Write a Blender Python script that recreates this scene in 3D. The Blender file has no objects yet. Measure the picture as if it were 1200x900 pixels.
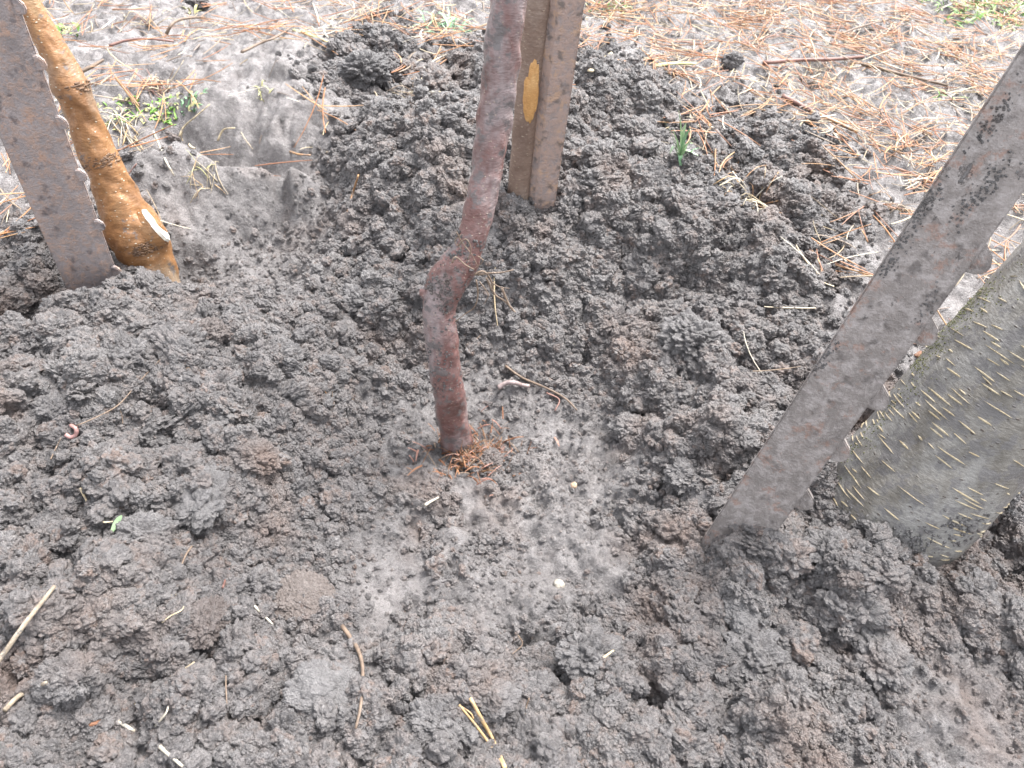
import bpy, bmesh, math, random
import numpy as np
from mathutils import Vector, Matrix
random.seed(7); RNG = np.random.default_rng(7)
scene = bpy.context.scene
COL = scene.collection

# ------------------------------------------------------------------ camera
W_, H_, F_ = 1200.0, 900.0, 841.0            # photograph size and focal length in its pixels
CAM = np.array([0.0, 0.0, 0.5])
NADIR = (528.0, 1228.0)                       # where upright posts run together below the frame
_d = np.array([(NADIR[0]-600)/F_, -(NADIR[1]-450)/F_, -1.0]); _d /= np.linalg.norm(_d)
_upc = -_d                                    # world up seen from the camera
_fwc = np.array([0, 0, -1.0]); _yc = _fwc - _upc*np.dot(_fwc, _upc); _yc /= np.linalg.norm(_yc)
_xc = np.cross(_yc, _upc)
ROT = np.array([_xc, _yc, _upc])              # camera coords -> world coords
cam_data = bpy.data.cameras.new('camera'); cam = bpy.data.objects.new('camera', cam_data); COL.objects.link(cam)
cam.matrix_world = Matrix(((*ROT[0], CAM[0]), (*ROT[1], CAM[1]), (*ROT[2], CAM[2]), (0, 0, 0, 1)))
cam_data.sensor_width = 36; cam_data.lens = 36*F_/W_
cam_data.clip_start = 0.01; cam_data.clip_end = 200
cam_data.dof.use_dof = True; cam_data.dof.focus_distance = 0.62; cam_data.dof.aperture_fstop = 16
scene.camera = cam
FWD = ROT @ np.array([0, 0, -1.0])

# ------------------------------------------------------------------ light: bright overcast
SUN_EL, SUN_AZ = math.radians(60), math.radians(40)      # azimuth from +Y towards +X
world = bpy.data.worlds.new('World'); scene.world = world; world.use_nodes = True
nt = world.node_tree; nt.nodes.clear()
sky = nt.nodes.new('ShaderNodeTexSky'); sky.sky_type = 'NISHITA'; sky.sun_disc = False
sky.sun_elevation = SUN_EL; sky.sun_rotation = SUN_AZ; sky.air_density = 1.0; sky.dust_density = 3.0; sky.ozone_density = 1.0
hs = nt.nodes.new('ShaderNodeHueSaturation'); hs.inputs['Saturation'].default_value = 0.22
bg = nt.nodes.new('ShaderNodeBackground'); bg.inputs['Strength'].default_value = 0.11
wo = nt.nodes.new('ShaderNodeOutputWorld')
nt.links.new(sky.outputs[0], hs.inputs['Color']); nt.links.new(hs.outputs[0], bg.inputs['Color']); nt.links.new(bg.outputs[0], wo.inputs['Surface'])
sl = bpy.data.lights.new('sun', 'SUN'); sl.energy = 1.5; sl.angle = math.radians(28); sl.color = (1.0, 0.97, 0.94)
so = bpy.data.objects.new('sun', sl); COL.objects.link(so)
sd = Vector((math.sin(SUN_AZ)*math.cos(SUN_EL), math.cos(SUN_AZ)*math.cos(SUN_EL), math.sin(SUN_EL)))
so.rotation_euler = sd.to_track_quat('Z', 'Y').to_euler(); so.location = sd*5
scene.view_settings.view_transform = 'Standard'; scene.view_settings.look = 'None'
scene.view_settings.gamma = 1.0; scene.view_settings.use_curve_mapping = False
scene.view_settings.exposure = 2.72
scene.render.engine = 'CYCLES'

# ------------------------------------------------------------------ photo measuring helpers
def ray(px, py):
    v = np.array([(px-600)/F_, -(py-450)/F_, -1.0]); return ROT @ v
def PZ(px, py, z=0.0):
    r = ray(px, py); t = (z-CAM[2])/r[2]; return CAM + r*t
def PY(px, py, y):
    r = ray(px, py); t = (y-CAM[1])/r[1]; return CAM + r*t
def depth(p): return float(np.dot(np.asarray(p)-CAM, FWD))
def m(p, px): return px*depth(p)/F_           # photo pixels -> metres at a point

# ------------------------------------------------------------------ numpy noise
def _hash(ix, iy, s=0):
    h = (ix.astype(np.int64)*374761393 + iy.astype(np.int64)*668265263 + s*974711) & 0x7fffffff
    h = ((h ^ (h >> 13))*1274126177) & 0x7fffffff
    h = ((h ^ (h >> 16))*668265263) & 0x7fffffff
    return ((h ^ (h >> 15)) & 0xffffff)/float(0xffffff)
def vnoise(x, y, s=0):
    ix = np.floor(x); iy = np.floor(y); fx = x-ix; fy = y-iy
    fx = fx*fx*fx*(fx*(fx*6-15)+10); fy = fy*fy*fy*(fy*(fy*6-15)+10)
    a = _hash(ix, iy, s); b = _hash(ix+1, iy, s); c = _hash(ix, iy+1, s); d = _hash(ix+1, iy+1, s)
    return (a+(b-a)*fx)+((c+(d-c)*fx)-(a+(b-a)*fx))*fy - 0.5
def fbm(x, y, o=4, s=0):
    t = 0; a = 1.0
    for k in range(o):
        t = t + a*vnoise(x*2**k+17.3*k, y*2**k-9.1*k, s+k); a *= 0.5
    return t
def domes(x, y, s=0, fill=1.0):
    """rounded crumbs: the highest of the randomly sized domes near a point, 0..1"""
    ix = np.floor(x); iy = np.floor(y); best = np.zeros_like(x)
    for dx in (-1, 0, 1):
        for dy in (-1, 0, 1):
            cx = ix+dx; cy = iy+dy
            px = cx+_hash(cx, cy, s+1); py = cy+_hash(cx, cy, s+2)
            r = 0.45+0.55*_hash(cx, cy, s+3)
            d2 = ((x-px)**2+(y-py)**2)/(r*r)
            hgt = r*np.sqrt(np.clip(1-d2, 0, 1))*(_hash(cx, cy, s+4) < fill)
            best = np.maximum(best, hgt)
    return best

# ------------------------------------------------------------------ terrain from survey points (photo pixel, height)
HP = [(-150,-60,0),(0,-60,0),(300,-60,0),(600,-60,0),(900,-60,0),(1200,-60,0),(1400,-60,0),(100,40,0),(300,40,0),(450,40,.0),(800,40,.0),(1000,40,0),(1150,60,.0),(1350,60,0),
 (-150,150,.0),(40,150,.0),(150,150,.0),(250,150,.0),(330,172,.0),(400,165,.005),(-60,240,-.02),(20,250,-.03),
 (450,110,.015),(520,125,.035),(600,140,.03),(700,140,.035),(760,165,.025),(850,170,.01),(950,150,.0),(1000,220,.0),(1100,200,.0),(1200,260,0),(1350,250,0),
 (215,178,.0),(215,200,-.042),(242,185,.0),(243,204,-.042),(305,193,.003),(307,211,-.042),(270,190,.002),(272,208,-.042),(340,196,.0),(342,214,-.042),(405,192,.002),(392,226,-.032),(330,235,-.045),(300,270,-.062),(390,236,-.045),(455,205,.0),(420,300,-.045),(230,300,-.065),(500,230,.0),
 (640,250,-.002),(605,238,.0),(600,300,-.022),(680,290,-.02),(560,300,-.025),(760,260,.0),(740,330,-.035),(850,280,-.0),(880,340,-.012),(950,330,-.01),(1050,350,-.012),(1150,400,-.015),(1300,420,-.01),
 (640,385,-.075),(560,400,-.085),(470,400,-.075),(650,460,-.1),(600,480,-.105),(700,500,-.095),(535,520,-.105),(650,560,-.1),(470,520,-.09),(600,640,-.085),
 (780,420,-.05),(850,420,-.035),(800,520,-.055),(770,600,-.07),(920,480,-.03),(850,630,-.04),(1000,560,-.03),
 (120,350,-.032),(60,345,-.035),(60,420,-.012),(180,400,-.022),(260,380,-.035),(330,340,-.045),(380,400,-.055),(150,480,-.025),(270,500,-.045),(380,500,-.075),(50,520,-.02),(-100,450,-.01),(-100,650,-.01),
 (100,620,-.03),(250,600,-.05),(350,650,-.07),(450,650,-.08),(60,760,-.03),(200,740,-.045),(330,760,-.06),(500,770,-.062),(600,740,-.07),(700,700,-.068),(620,840,-.055),(300,860,-.05),(100,880,-.03),
 (850,740,-.05),(1000,690,-.03),(1060,685,-.022),(1110,680,-.025),(950,820,-.045),(1100,740,-.04),(1180,650,-.055),(1150,850,-.05),(800,870,-.05),(1300,700,-.045),(1300,900,-.04),(-100,900,-.02),(300,1050,-.03),(600,1050,-.04),(900,1050,-.04)]
def rbf_fit(pts, vals, reg):
    n = len(pts); d = np.hypot(pts[:,None,0]-pts[None,:,0], pts[:,None,1]-pts[None,:,1])
    K = d*d*np.log(d+1e-9); K += np.eye(n)*reg
    A = np.zeros((n+3, n+3)); A[:n,:n] = K; A[:n,n] = 1; A[:n,n+1:] = pts; A[n,:n] = 1; A[n+1:,:n] = pts.T
    return np.linalg.solve(A, np.concatenate([vals, [0, 0, 0]]))
def rbf_eval(pts, w, x, y):
    out = w[len(pts)] + w[len(pts)+1]*x + w[len(pts)+2]*y
    for k in range(len(pts)):
        d2 = (x-pts[k,0])**2+(y-pts[k,1])**2
        out = out + w[k]*0.5*d2*np.log(d2+1e-12)
    return out
_hp = np.array([PZ(a, b, c) for a, b, c in HP]); HPXY = _hp[:, :2]; HW = rbf_fit(HPXY, _hp[:, 2], 3e-5)
# how loose the soil is (1 crumbly, 0 trodden mud) and how much straw lies there (photo pixel, radius px, amount)
def blob(x, y, lst, zdef=-.03):
    out = np.zeros_like(x)
    for (a, b, rad, v) in lst:
        p = PZ(a, b, zdef); r = m(p, rad)
        # the ground is foreshortened: stretch the patch along the view
        sy = 1.0/max(0.35, (CAM[2]-p[2])/np.linalg.norm(CAM-p))
        d2 = ((x-p[0])/r)**2+((y-p[1])/(r*sy))**2
        out = np.maximum(out, v*np.exp(-np.maximum(d2-0.35, 0)*1.6))
    return out
LOOSE = [(615,235,60,1),(660,250,50,1),(120,420,170,1),(300,420,120,1),(40,320,60,.9),(60,560,170,1),(200,650,150,.9),(120,800,190,.85),(320,800,120,.8),(470,220,90,1),(560,160,70,1),(700,190,90,1),(480,340,90,.9),
 (760,300,110,1),(660,330,70,1),(850,330,90,.95),(800,440,90,1),(880,520,90,1),(760,560,60,.8),(850,680,120,1),(700,760,110,1),(550,740,110,.9),(560,850,140,1),(720,860,120,.9),(900,760,120,1),(1010,700,90,1),(1130,690,80,1),(1000,470,70,.8),
 (400,560,90,.6),(380,880,120,.8),(430,100,45,.9),(900,230,70,.7),(1000,800,90,.75),(850,860,90,.8),(1180,620,70,1),(480,560,60,.6),(470,470,60,.55),(590,700,60,.6)]
FIRM = [(610,440,80,.8),(660,500,95,1),(660,600,90,.95),(600,650,70,.85),(490,470,60,.7),(440,600,60,.5),(470,680,50,.5),(300,230,90,.8),(250,270,60,.6),(1150,850,110,.85),(330,620,60,.4),(350,720,50,.5),(1000,880,70,.4),(640,690,40,.5)]
def looseness(x, y):
    l = blob(x, y, LOOSE); f = blob(x, y, FIRM)
    n = fbm(x*14, y*14, 3, 40)
    return np.clip(l*(1-f)+n*0.25*(l > .15), 0, 1)

def dugness(x, y):
    return np.clip(np.maximum(blob(x, y, LOOSE), blob(x, y, [(620,450,90,1),(650,520,90,1),(640,610,80,1),(590,640,70,1),(330,620,70,1),(350,720,70,1),(1150,850,120,.9),(1000,880,80,1),(640,690,60,1),(300,265,70,.6),(250,280,50,.6)]))*1.3+.2*fbm(x*30, y*30, 3, 44), 0, 1)
NX, NY = 900, 780
ux = np.linspace(-1, 1, NX); core = 1.25
gx = np.where(np.abs(ux) < .9, ux/.9*core*(0.72+0.28*(ux/.9)**2), np.sign(ux)*(core+((np.abs(ux)-.9)/.1)**4*40))
gx = np.sort(gx)
uy = np.linspace(0, 1, NY)
gy = np.where(uy < .05, -.15-((.05-uy)/.05)**4*20, np.where(uy < .93, -.15+(uy-.05)/.88*(0.60+0.40*(uy-.05)/.88)*2.05, 1.90+((uy-.93)/.07)**4*45))
GX, GY = np.meshgrid(gx, gy)
def fade(x, y):
    dx = np.maximum(np.abs(x)-1.15, 0); dy = np.maximum(np.maximum(-.1-y, y-1.7), 0)
    return np.clip(1-np.hypot(dx, dy)/.35, 0, 1)
fd = fade(GX, GY); fd = fd*fd*(3-2*fd)
BASE = rbf_eval(HPXY, HW, np.clip(GX, -1.6, 1.6), np.clip(GY, -.3, 2.1))
BASE = np.clip(BASE, -.13, .06)*fd - 0.012*(1-fd)
def pit(px, py, z, rpx, dep):
    p = PZ(px, py, z); r = m(p, rpx)
    return -dep*np.exp(-(((GX-p[0])/r)**2+((GY-p[1])/(r*1.1))**2)**1.5)
BASE += pit(35, 352, -.03, 42, .06) + pit(218, 312, -.06, 28, .03) + pit(1165, 650, -.05, 45, .03)
LOO = looseness(GX, GY)*fd
DUG = dugness(GX, GY)*fd
MED = BASE + fbm(GX*9, GY*9, 3, 3)*0.016 + fbm(GX*24, GY*24, 3, 8)*0.013*(0.4+LOO)
qx = GX + .014*fbm(GX*38, GY*38, 3, 71); qy = GY + .014*fbm(GX*38, GY*38, 3, 77)
c0 = domes(qx*13, qy*13, 5, .6); c1 = domes(qx*24, qy*24, 11, .7); FRM = blob(GX, GY, FIRM); c2 = domes(qx*52, qy*52, 21, .9); c3 = domes(qx*115, qy*115, 31, .95)
mudz = fbm(GX*48, GY*48, 4, 55)*.010 - np.abs(fbm(GX*30, GY*30, 3, 91))*.013 + (c2*.005+c3*.0035)*np.clip(fbm(GX*20, GY*20, 2, 66)*2+.5, .15, 1) + fbm(GX*130, GY*130, 2, 67)*.003
Lp = np.clip(LOO*1.25, 0, 1)
Z = MED + Lp*(1-.7*FRM)*(c0*.022+c1*.020) + np.maximum(DUG*.7, Lp)*(c2*.0115*(1-.85*FRM)+c3*.0055*(1-.55*FRM)) + fbm(GX*150, GY*150, 2, 59)*.003*DUG + mudz*(1-.6*Lp) - .022*Lp
Z = np.where(fd > 0, Z, MED)
def bil(A, x, y):
    x = np.atleast_1d(np.asarray(x, float)); y = np.atleast_1d(np.asarray(y, float))
    i = np.clip(np.searchsorted(gx, x)-1, 0, NX-2); j = np.clip(np.searchsorted(gy, y)-1, 0, NY-2)
    tx = (x-gx[i])/(gx[i+1]-gx[i]); ty = (y-gy[j])/(gy[j+1]-gy[j])
    return (A[j,i]*(1-tx)+A[j,i+1]*tx)*(1-ty)+(A[j+1,i]*(1-tx)+A[j+1,i+1]*tx)*ty
def HZ(x, y): return bil(Z, x, y)
def G(px, py, dz=0.0):
    """the ground point seen at a photo pixel"""
    z = -.03
    for k in range(14):
        p = PZ(px, py, z); z = .5*z+.5*float(HZ(p[0], p[1])[0])
    p = PZ(px, py, z+dz); return p

# ------------------------------------------------------------------ materials
def mat(name):
    mt = bpy.data.materials.new(name); mt.use_nodes = True
    n = mt.node_tree.nodes; b = n['Principled BSDF']; return mt, n, mt.node_tree.links, b
def N(n, t, **kw):
    x = n.new(t)
    for k, v in kw.items():
        if hasattr(x, k): setattr(x, k, v)
    return x
def noise(n, l, vec, scale, detail=4, rough=.6):
    t = n.new('ShaderNodeTexNoise'); t.inputs['Scale'].default_value = scale; t.inputs['Detail'].default_value = detail; t.inputs['Roughness'].default_value = rough
    if vec is not None: l.new(vec, t.inputs['Vector'])
    return t.outputs['Fac']
def ramp(n, l, fac, stops):
    r = n.new('ShaderNodeValToRGB'); e = r.color_ramp.elements
    while len(e) < len(stops): e.new(.5)
    for k, (p, c) in enumerate(stops):
        e[k].position = p; e[k].color = (*c, 1) if len(c) == 3 else c
    l.new(fac, r.inputs['Fac']); return r.outputs['Color']
def mix(n, l, fac, a, b):
    x = n.new('ShaderNodeMix'); x.data_type = 'RGBA'
    for s, v in ((x.inputs[0], fac), (x.inputs[6], a), (x.inputs[7], b)):
        if isinstance(v, (int, float)): s.default_value = v
        elif isinstance(v, tuple): s.default_value = (*v, 1)
        else: l.new(v, s)
    return x.outputs[2]
def mapping(n, l, vec, scale):
    x = n.new('ShaderNodeMapping'); x.inputs['Scale'].default_value = scale; l.new(vec, x.inputs['Vector']); return x.outputs[0]
def bump(n, l, h, strength, dist, prev=None):
    x = n.new('ShaderNodeBump'); x.inputs['Strength'].default_value = strength; x.inputs['Distance'].default_value = dist
    l.new(h, x.inputs['Height'])
    if prev is not None: l.new(prev, x.inputs['Normal'])
    return x.outputs[0]
def mathn(n, l, op, a, b=None):
    x = n.new('ShaderNodeMath'); x.operation = op
    for s, v in ((x.inputs[0], a), (x.inputs[1], b)):
        if v is None: continue
        if isinstance(v, (int, float)): s.default_value = v
        else: l.new(v, s)
    return x.outputs[0]
BW = ((0, 0, 0), (1, 1, 1))
SOIL_D, SOIL_M, SOIL_L, SOIL_B = (.042, .0385, .039), (.102, .096, .096), (.205, .195, .193), (.160, .108, .085)
def soil_material(name, ground=False, inst=False, tint=None):
    mt, n, l, b = mat(name)
    geo = n.new('ShaderNodeNewGeometry'); pos = geo.outputs['Position']
    f1 = noise(n, l, pos, 16, 5); f2 = noise(n, l, pos, 130, 4); f3 = noise(n, l, pos, 9, 3)
    c = ramp(n, l, f2, [(.3, SOIL_D), (.5, SOIL_M), (.72, SOIL_L)])
    c = mix(n, l, ramp(n, l, f1, [(.35, BW[0]), (.7, (.55,)*3)]), c, SOIL_L)
    br = ramp(n, l, f3, [(.54, BW[0]), (.70, (.7,)*3)])
    c = mix(n, l, br, c, SOIL_B)
    rg = ramp(n, l, f1, [(.3, (.38,)*3), (.7, (.22,)*3)])
    if inst:
        pa = n.new('ShaderNodeAttribute'); pa.attribute_type = 'INSTANCER'; pa.attribute_name = 'pale'; c = mix(n, l, pa.outputs['Fac'], c, (.20, .187, .184))
        oi = n.new('ShaderNodeObjectInfo'); rr = oi.outputs['Random']
        c = mix(n, l, ramp(n, l, rr, [(0, (.0,)*3), (.6, (.2,)*3), (.9, (.45,)*3), (1, (.8,)*3)]), c, mix(n, l, ramp(n, l, f2, [(.4, BW[0]), (.6, BW[1])]), SOIL_L, SOIL_B))
    if ground:
        at = n.new('ShaderNodeAttribute'); at.attribute_name = 'firm'; fm = at.outputs['Fac']
        f4 = noise(n, l, pos, 34, 5, .65)
        mud = ramp(n, l, f4, [(.3, (.10, .09, .088)), (.48, (.205, .189, .186)), (.68, (.29, .272, .268))])
        c = mix(n, l, fm, c, mud)
        wet = ramp(n, l, f4, [(.3, (.16,)*3), (.7, (.36,)*3)])
        rg = mix(n, l, fm, rg, wet)
    f8 = noise(n, l, pos, 900, 3, .6); c = mix(n, l, ramp(n, l, f8, [(.36, (.35,)*3), (.5, BW[0])]), c, (.03, .027, .027)); c = mix(n, l, ramp(n, l, f8, [(.58, BW[0]), (.72, (.5,)*3)]), c, (.22, .21, .207))
    if tint: c = mix(n, l, tint[1], c, tint[0])
    l.new(c, b.inputs['Base Color']); l.new(rg, b.inputs['Roughness']); b.inputs['Specular IOR Level'].default_value = .5
    h1 = noise(n, l, pos, 480, 5, .68); h2 = noise(n, l, pos, 1300, 3, .6)
    nm = bump(n, l, h1, 1.0, .0032); nm = bump(n, l, h2, .8, .0010, nm)
    if ground: nm = bump(n, l, noise(n, l, pos, 140, 6, .7), .7, .006, nm)
    l.new(nm, b.inputs['Normal'])
    return mt
M_GROUND = soil_material('soil_ground', ground=True)
M_CRUMB = soil_material('soil_crumb', inst=True)
M_CLOD = soil_material('soil_clod')
M_CLOD_BROWN = soil_material('soil_clod_brown', tint=((.11, .078, .064), .45))
M_CLOD_PALE = soil_material('soil_clod_pale', tint=((.14, .135, .135), .35))
M_CLOD_RED = soil_material('soil_clod_red', tint=((.14, .10, .078), .45))

K_ = .76
def kk(c): return None if c is None else tuple(v*K_ for v in c)
def bark(name, cols, patch, lent=None, lscale=(260, 260, 420), rough=(.35, .6), film=None, dirt=.25, dots=(.10, .2)):
    cols = [kk(c_) for c_ in cols]; lent = kk(lent); film = kk(film)
    mt, n, l, b = mat(name)
    tc = n.new('ShaderNodeTexCoord'); ob = tc.outputs['Object']
    f1 = noise(n, l, mapping(n, l, ob, (1, 1, .55)), patch, 5, .62); f2 = noise(n, l, mapping(n, l, ob, (1, 1, 2.2)), patch*5, 5, .65)
    c = ramp(n, l, f1, [(.3, cols[0]), (.5, cols[1]), (.7, cols[2])])
    c = mix(n, l, ramp(n, l, f2, [(.35, BW[0]), (.75, (.65,)*3)]), c, cols[0])
    if film:
        f3 = noise(n, l, mapping(n, l, ob, (1, 1, .4)), patch*.8, 4)
        c = mix(n, l, ramp(n, l, f3, [(.47, BW[0]), (.6, (.75,)*3)]), c, film)
    f6 = noise(n, l, mapping(n, l, ob, (1, 1, 3.5)), 260, 5, .7)
    c = mix(n, l, ramp(n, l, f6, [(.4, BW[0]), (.7, (.5,)*3)]), c, tuple(v*.55 for v in cols[1]))
    c = mix(n, l, ramp(n, l, f6, [(.28, (.45,)*3), (.45, BW[0])]), c, tuple(min(.9, v*1.25) for v in cols[2]))
    nm = bump(n, l, f2, .6, .0022); nm = bump(n, l, f6, .35, .0007, nm)
    if lent:
        v = n.new('ShaderNodeTexVoronoi'); v.inputs['Scale'].default_value = 1; l.new(mapping(n, l, ob, lscale), v.inputs['Vector'])
        lf = ramp(n, l, v.outputs['Distance'], [(dots[0], BW[1]), (dots[1], BW[0])])
        gate = ramp(n, l, v.outputs['Color'], [(.35, BW[0]), (.45, BW[1])])
        lf = mathn(n, l, 'MULTIPLY', lf, gate)
        c = mix(n, l, lf, c, lent); nm = bump(n, l, lf, .6, .0012, nm)
    if dirt:
        f5 = noise(n, l, ob, patch*2.2, 6, .7)
        df = ramp(n, l, f5, [(.60-dirt*.2, BW[0]), (.66-dirt*.2, (.8,)*3)])
        c = mix(n, l, df, c, SOIL_M)
    l.new(c, b.inputs['Base Color']); l.new(nm, b.inputs['Normal'])
    l.new(ramp(n, l, f2, [(.3, (rough[0],)*3), (.7, (rough[1],)*3)]), b.inputs['Roughness'])
    return mt
M_BARK_RED = bark('bark_red', [(.10, .052, .045), (.225, .11, .098), (.28, .195, .185)], 34, (.46, .38, .30), (230, 230, 330), (.26, .46), (.34, .295, .295), .36)
M_BARK_ORANGE = bark('bark_orange', [(.19, .085, .03), (.37, .18, .068), (.33, .225, .115)], 26, (.62, .57, .46), (150, 150, 300), (.34, .6), (.27, .215, .16), .05)
M_BARK_BROWN = bark('bark_brown', [(.16, .10, .075), (.27, .185, .14), (.36, .28, .23)], 28, (.55, .45, .33), (120, 120, 420), (.4, .6), None, 0)
M_BARK_GREY = bark('bark_grey', [(.098, .084, .066), (.205, .19, .168), (.33, .318, .30)], 30, (.07, .05, .04), (110, 110, 260), (.32, .55), (.27, .262, .25), .5)
M_WOUND = bark('wood_wound', [(.46, .22, .07), (.70, .38, .13), (.78, .5, .22)], 60, None, dirt=0)
M_CUT_WHITE = bark('wood_cut', [(.6, .55, .45), (.78, .74, .66), (.84, .82, .78)], 80, None, dirt=0)
M_SCAR = bark('bark_scar', [(.09, .05, .03), (.17, .09, .045), (.26, .14, .06)], 90, None, dirt=0)
M_LENT = bark('lenticel', [(.36, .27, .15), (.58, .48, .31), (.72, .64, .48)], 90, None, dirt=0)
M_MOSS = bark('moss', [(.06, .065, .012), (.12, .13, .03), (.19, .17, .06)], 120, None, dirt=0)
M_ROOT = bark('root', [(.14, .095, .065), (.27, .19, .135), (.42, .33, .25)], 160, None, dirt=0)
M_PINK = bark('pink_inner_bark', [(.25, .12, .085), (.42, .22, .17), (.5, .3, .22)], 90, None, dirt=0)
M_FIBRE = bark('red_fibre', [(.12, .05, .025), (.26, .11, .05), (.36, .19, .09)], 90, None, dirt=0)

def rust(name, base, r1, r2, freck, amount, dirt):
    base, r1, r2, freck = [tuple(v*1.0 for v in kk(c_)) for c_ in (base, r1, r2, freck)]
    mt, n, l, b = mat(name)
    tc = n.new('ShaderNodeTexCoord'); ob = tc.outputs['Object']
    f1 = noise(n, l, mapping(n, l, ob, (1, 1, .6)), 30, 6, .65); f2 = noise(n, l, ob, 120, 5, .7); f3 = noise(n, l, ob, 55, 6, .75)
    c = ramp(n, l, f1, [(.3, tuple(v*.7 for v in base)), (.55, base), (.75, tuple(v*1.35 for v in base))])
    c = mix(n, l, ramp(n, l, f2, [(.56-amount*.25, BW[0]), (.7-amount*.2, (.85,)*3)]), c, r1)
    c = mix(n, l, ramp(n, l, f3, [(.60-amount*.1, BW[0]), (.68-amount*.1, (.8,)*3)]), c, r2)
    v = n.new('ShaderNodeTexVoronoi'); v.inputs['Scale'].default_value = 85; wv = n.new('ShaderNodeTexNoise'); wv.inputs['Scale'].default_value = 140; wv.inputs['Detail'].default_value = 4; l.new(ob, wv.inputs['Vector'])
    ws = n.new('ShaderNodeVectorMath'); ws.operation = 'SCALE'; l.new(wv.outputs['Color'], ws.inputs[0]); ws.inputs['Scale'].default_value = .016
    wa = n.new('ShaderNodeVectorMath'); wa.operation = 'ADD'; l.new(ob, wa.inputs[0]); l.new(ws.outputs[0], wa.inputs[1]); l.new(wa.outputs[0], v.inputs['Vector'])
    pit_ = mathn(n, l, 'MULTIPLY', ramp(n, l, v.outputs['Distance'], [(.14, (.75,)*3), (.42, BW[0])]), ramp(n, l, v.outputs['Color'], [(.45, BW[0]), (.56, BW[1])]))
    c = mix(n, l, pit_, c, freck)
    f5 = noise(n, l, mapping(n, l, ob, (1, 1, .5)), 42, 7, .75)
    d = ramp(n, l, f5, [(.66-dirt*.2, BW[0]), (.70-dirt*.2, (.9,)*3)])
    c = mix(n, l, d, c, SOIL_M)
    l.new(c, b.inputs['Base Color']); b.inputs['Metallic'].default_value = .12
    l.new(ramp(n, l, f3, [(.35, (.34,)*3), (.7, (.62,)*3)]), b.inputs['Roughness'])
    nm = bump(n, l, f2, .9, .0020); nm = bump(n, l, noise(n, l, ob, 480, 4, .7), .7, .0008, nm); nm = bump(n, l, d, .8, .0024, nm); nm = bump(n, l, pit_, -.5, .0008, nm)
    l.new(nm, b.inputs['Normal']); return mt
M_STEEL_L = rust('steel_rusty', (.33, .285, .278), (.40, .28, .225), (.46, .29, .21), (.10, .085, .09), .42, -.1)
M_STEEL_C = rust('steel_brown', (.36, .30, .285), (.46, .33, .275), (.56, .37, .25), (.13, .11, .10), .75, -.2)
M_STEEL_R = rust('steel_grey', (.255, .225, .21), (.37, .335, .32), (.30, .19, .15), (.10, .085, .08), .45, .22)

def plain(name, cols, scale=60, rough=.6, tr=0):
    mt, n, l, b = mat(name)
    tc = n.new('ShaderNodeTexCoord'); f = noise(n, l, tc.outputs['Object'], scale, 4)
    c = ramp(n, l, f, [(.3, kk(cols[0])), (.7, kk(cols[1]))])
    if 'straw' in name or 'needle' in name: c = mix(n, l, ramp(n, l, noise(n, l, tc.outputs['Object'], 230, 5, .7), [(.48, BW[0]), (.62, (.8,)*3)]), c, SOIL_M)
    l.new(c, b.inputs['Base Color']); b.inputs['Roughness'].default_value = rough
    if tr: b.inputs['Subsurface Weight'].default_value = tr; b.inputs['Subsurface Radius'].default_value = (.002, .002, .001); b.inputs['Subsurface Scale'].default_value = .5
    l.new(bump(n, l, f, .3, .0006), b.inputs['Normal']); return mt
M_GRASS = plain('grass_green', [(.11, .27, .03), (.25, .45, .08)], 90, .45)
M_GRASS_BLUE = plain('grass_bluegreen', [(.12, .29, .13), (.27, .44, .25)], 90, .4)
M_GRASS_YEL = plain('grass_yellow', [(.3, .3, .11), (.48, .45, .22)], 60, .5)
M_LEAF = plain('leaf_pale', [(.30, .46, .24), (.44, .58, .36)], 200, .45)
M_TWIG_PALE = bark('twig_pale', [(.20, .16, .12), (.36, .29, .21), (.50, .43, .34)], 120, (.5, .44, .36), (300, 300, 300), (.5, .7), None, .2)
M_STRAW = plain('straw', [(.40, .31, .18), (.62, .52, .35)], 140, .55)
M_STRAW_W = plain('straw_white', [(.44, .38, .29), (.66, .61, .5)], 240, .55)
M_NEEDLE = plain('pine_needle', [(.30, .14, .055), (.45, .26, .11)], 160, .4)
M_NEEDLE_TAN = plain('pine_needle_tan', [(.42, .26, .11), (.6, .42, .22)], 160, .4)
M_TWIG = plain('twig', [(.10, .07, .05), (.24, .17, .12)], 200, .65)
M_TWIG_RED = plain('twig_red', [(.13, .06, .05), (.25, .13, .1)], 160, .55)
M_WORM = plain('worm', [(.25, .19, .18), (.36, .29, .28)], 300, .3, .2)
M_WORM_PINK = plain('worm_pink', [(.33, .17, .15), (.45, .27, .25)], 300, .25, .2)
M_PEBBLE = plain('pebble', [(.24, .215, .18), (.36, .335, .29)], 300, .5)
M_CHIP = plain('wood_chip', [(.26, .17, .11), (.42, .31, .21)], 200, .6)
M_BUD = plain('yellow_seed', [(.5, .45, .12), (.62, .58, .25)], 200, .4)
def straw_mat(name):
    mt, n, l, b = mat(name)
    at = n.new('ShaderNodeAttribute'); at.attribute_name = 'tone'
    tc = n.new('ShaderNodeTexCoord'); f = noise(n, l, tc.outputs['Object'], 120, 3)
    c = mix(n, l, ramp(n, l, f, [(.4, BW[0]), (.75, (.45,)*3)]), at.outputs['Color'], (.14, .11, .09))
    l.new(c, b.inputs['Base Color']); b.inputs['Roughness'].default_value = .5; return mt
M_LITTER = straw_mat('straw_litter')

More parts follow.
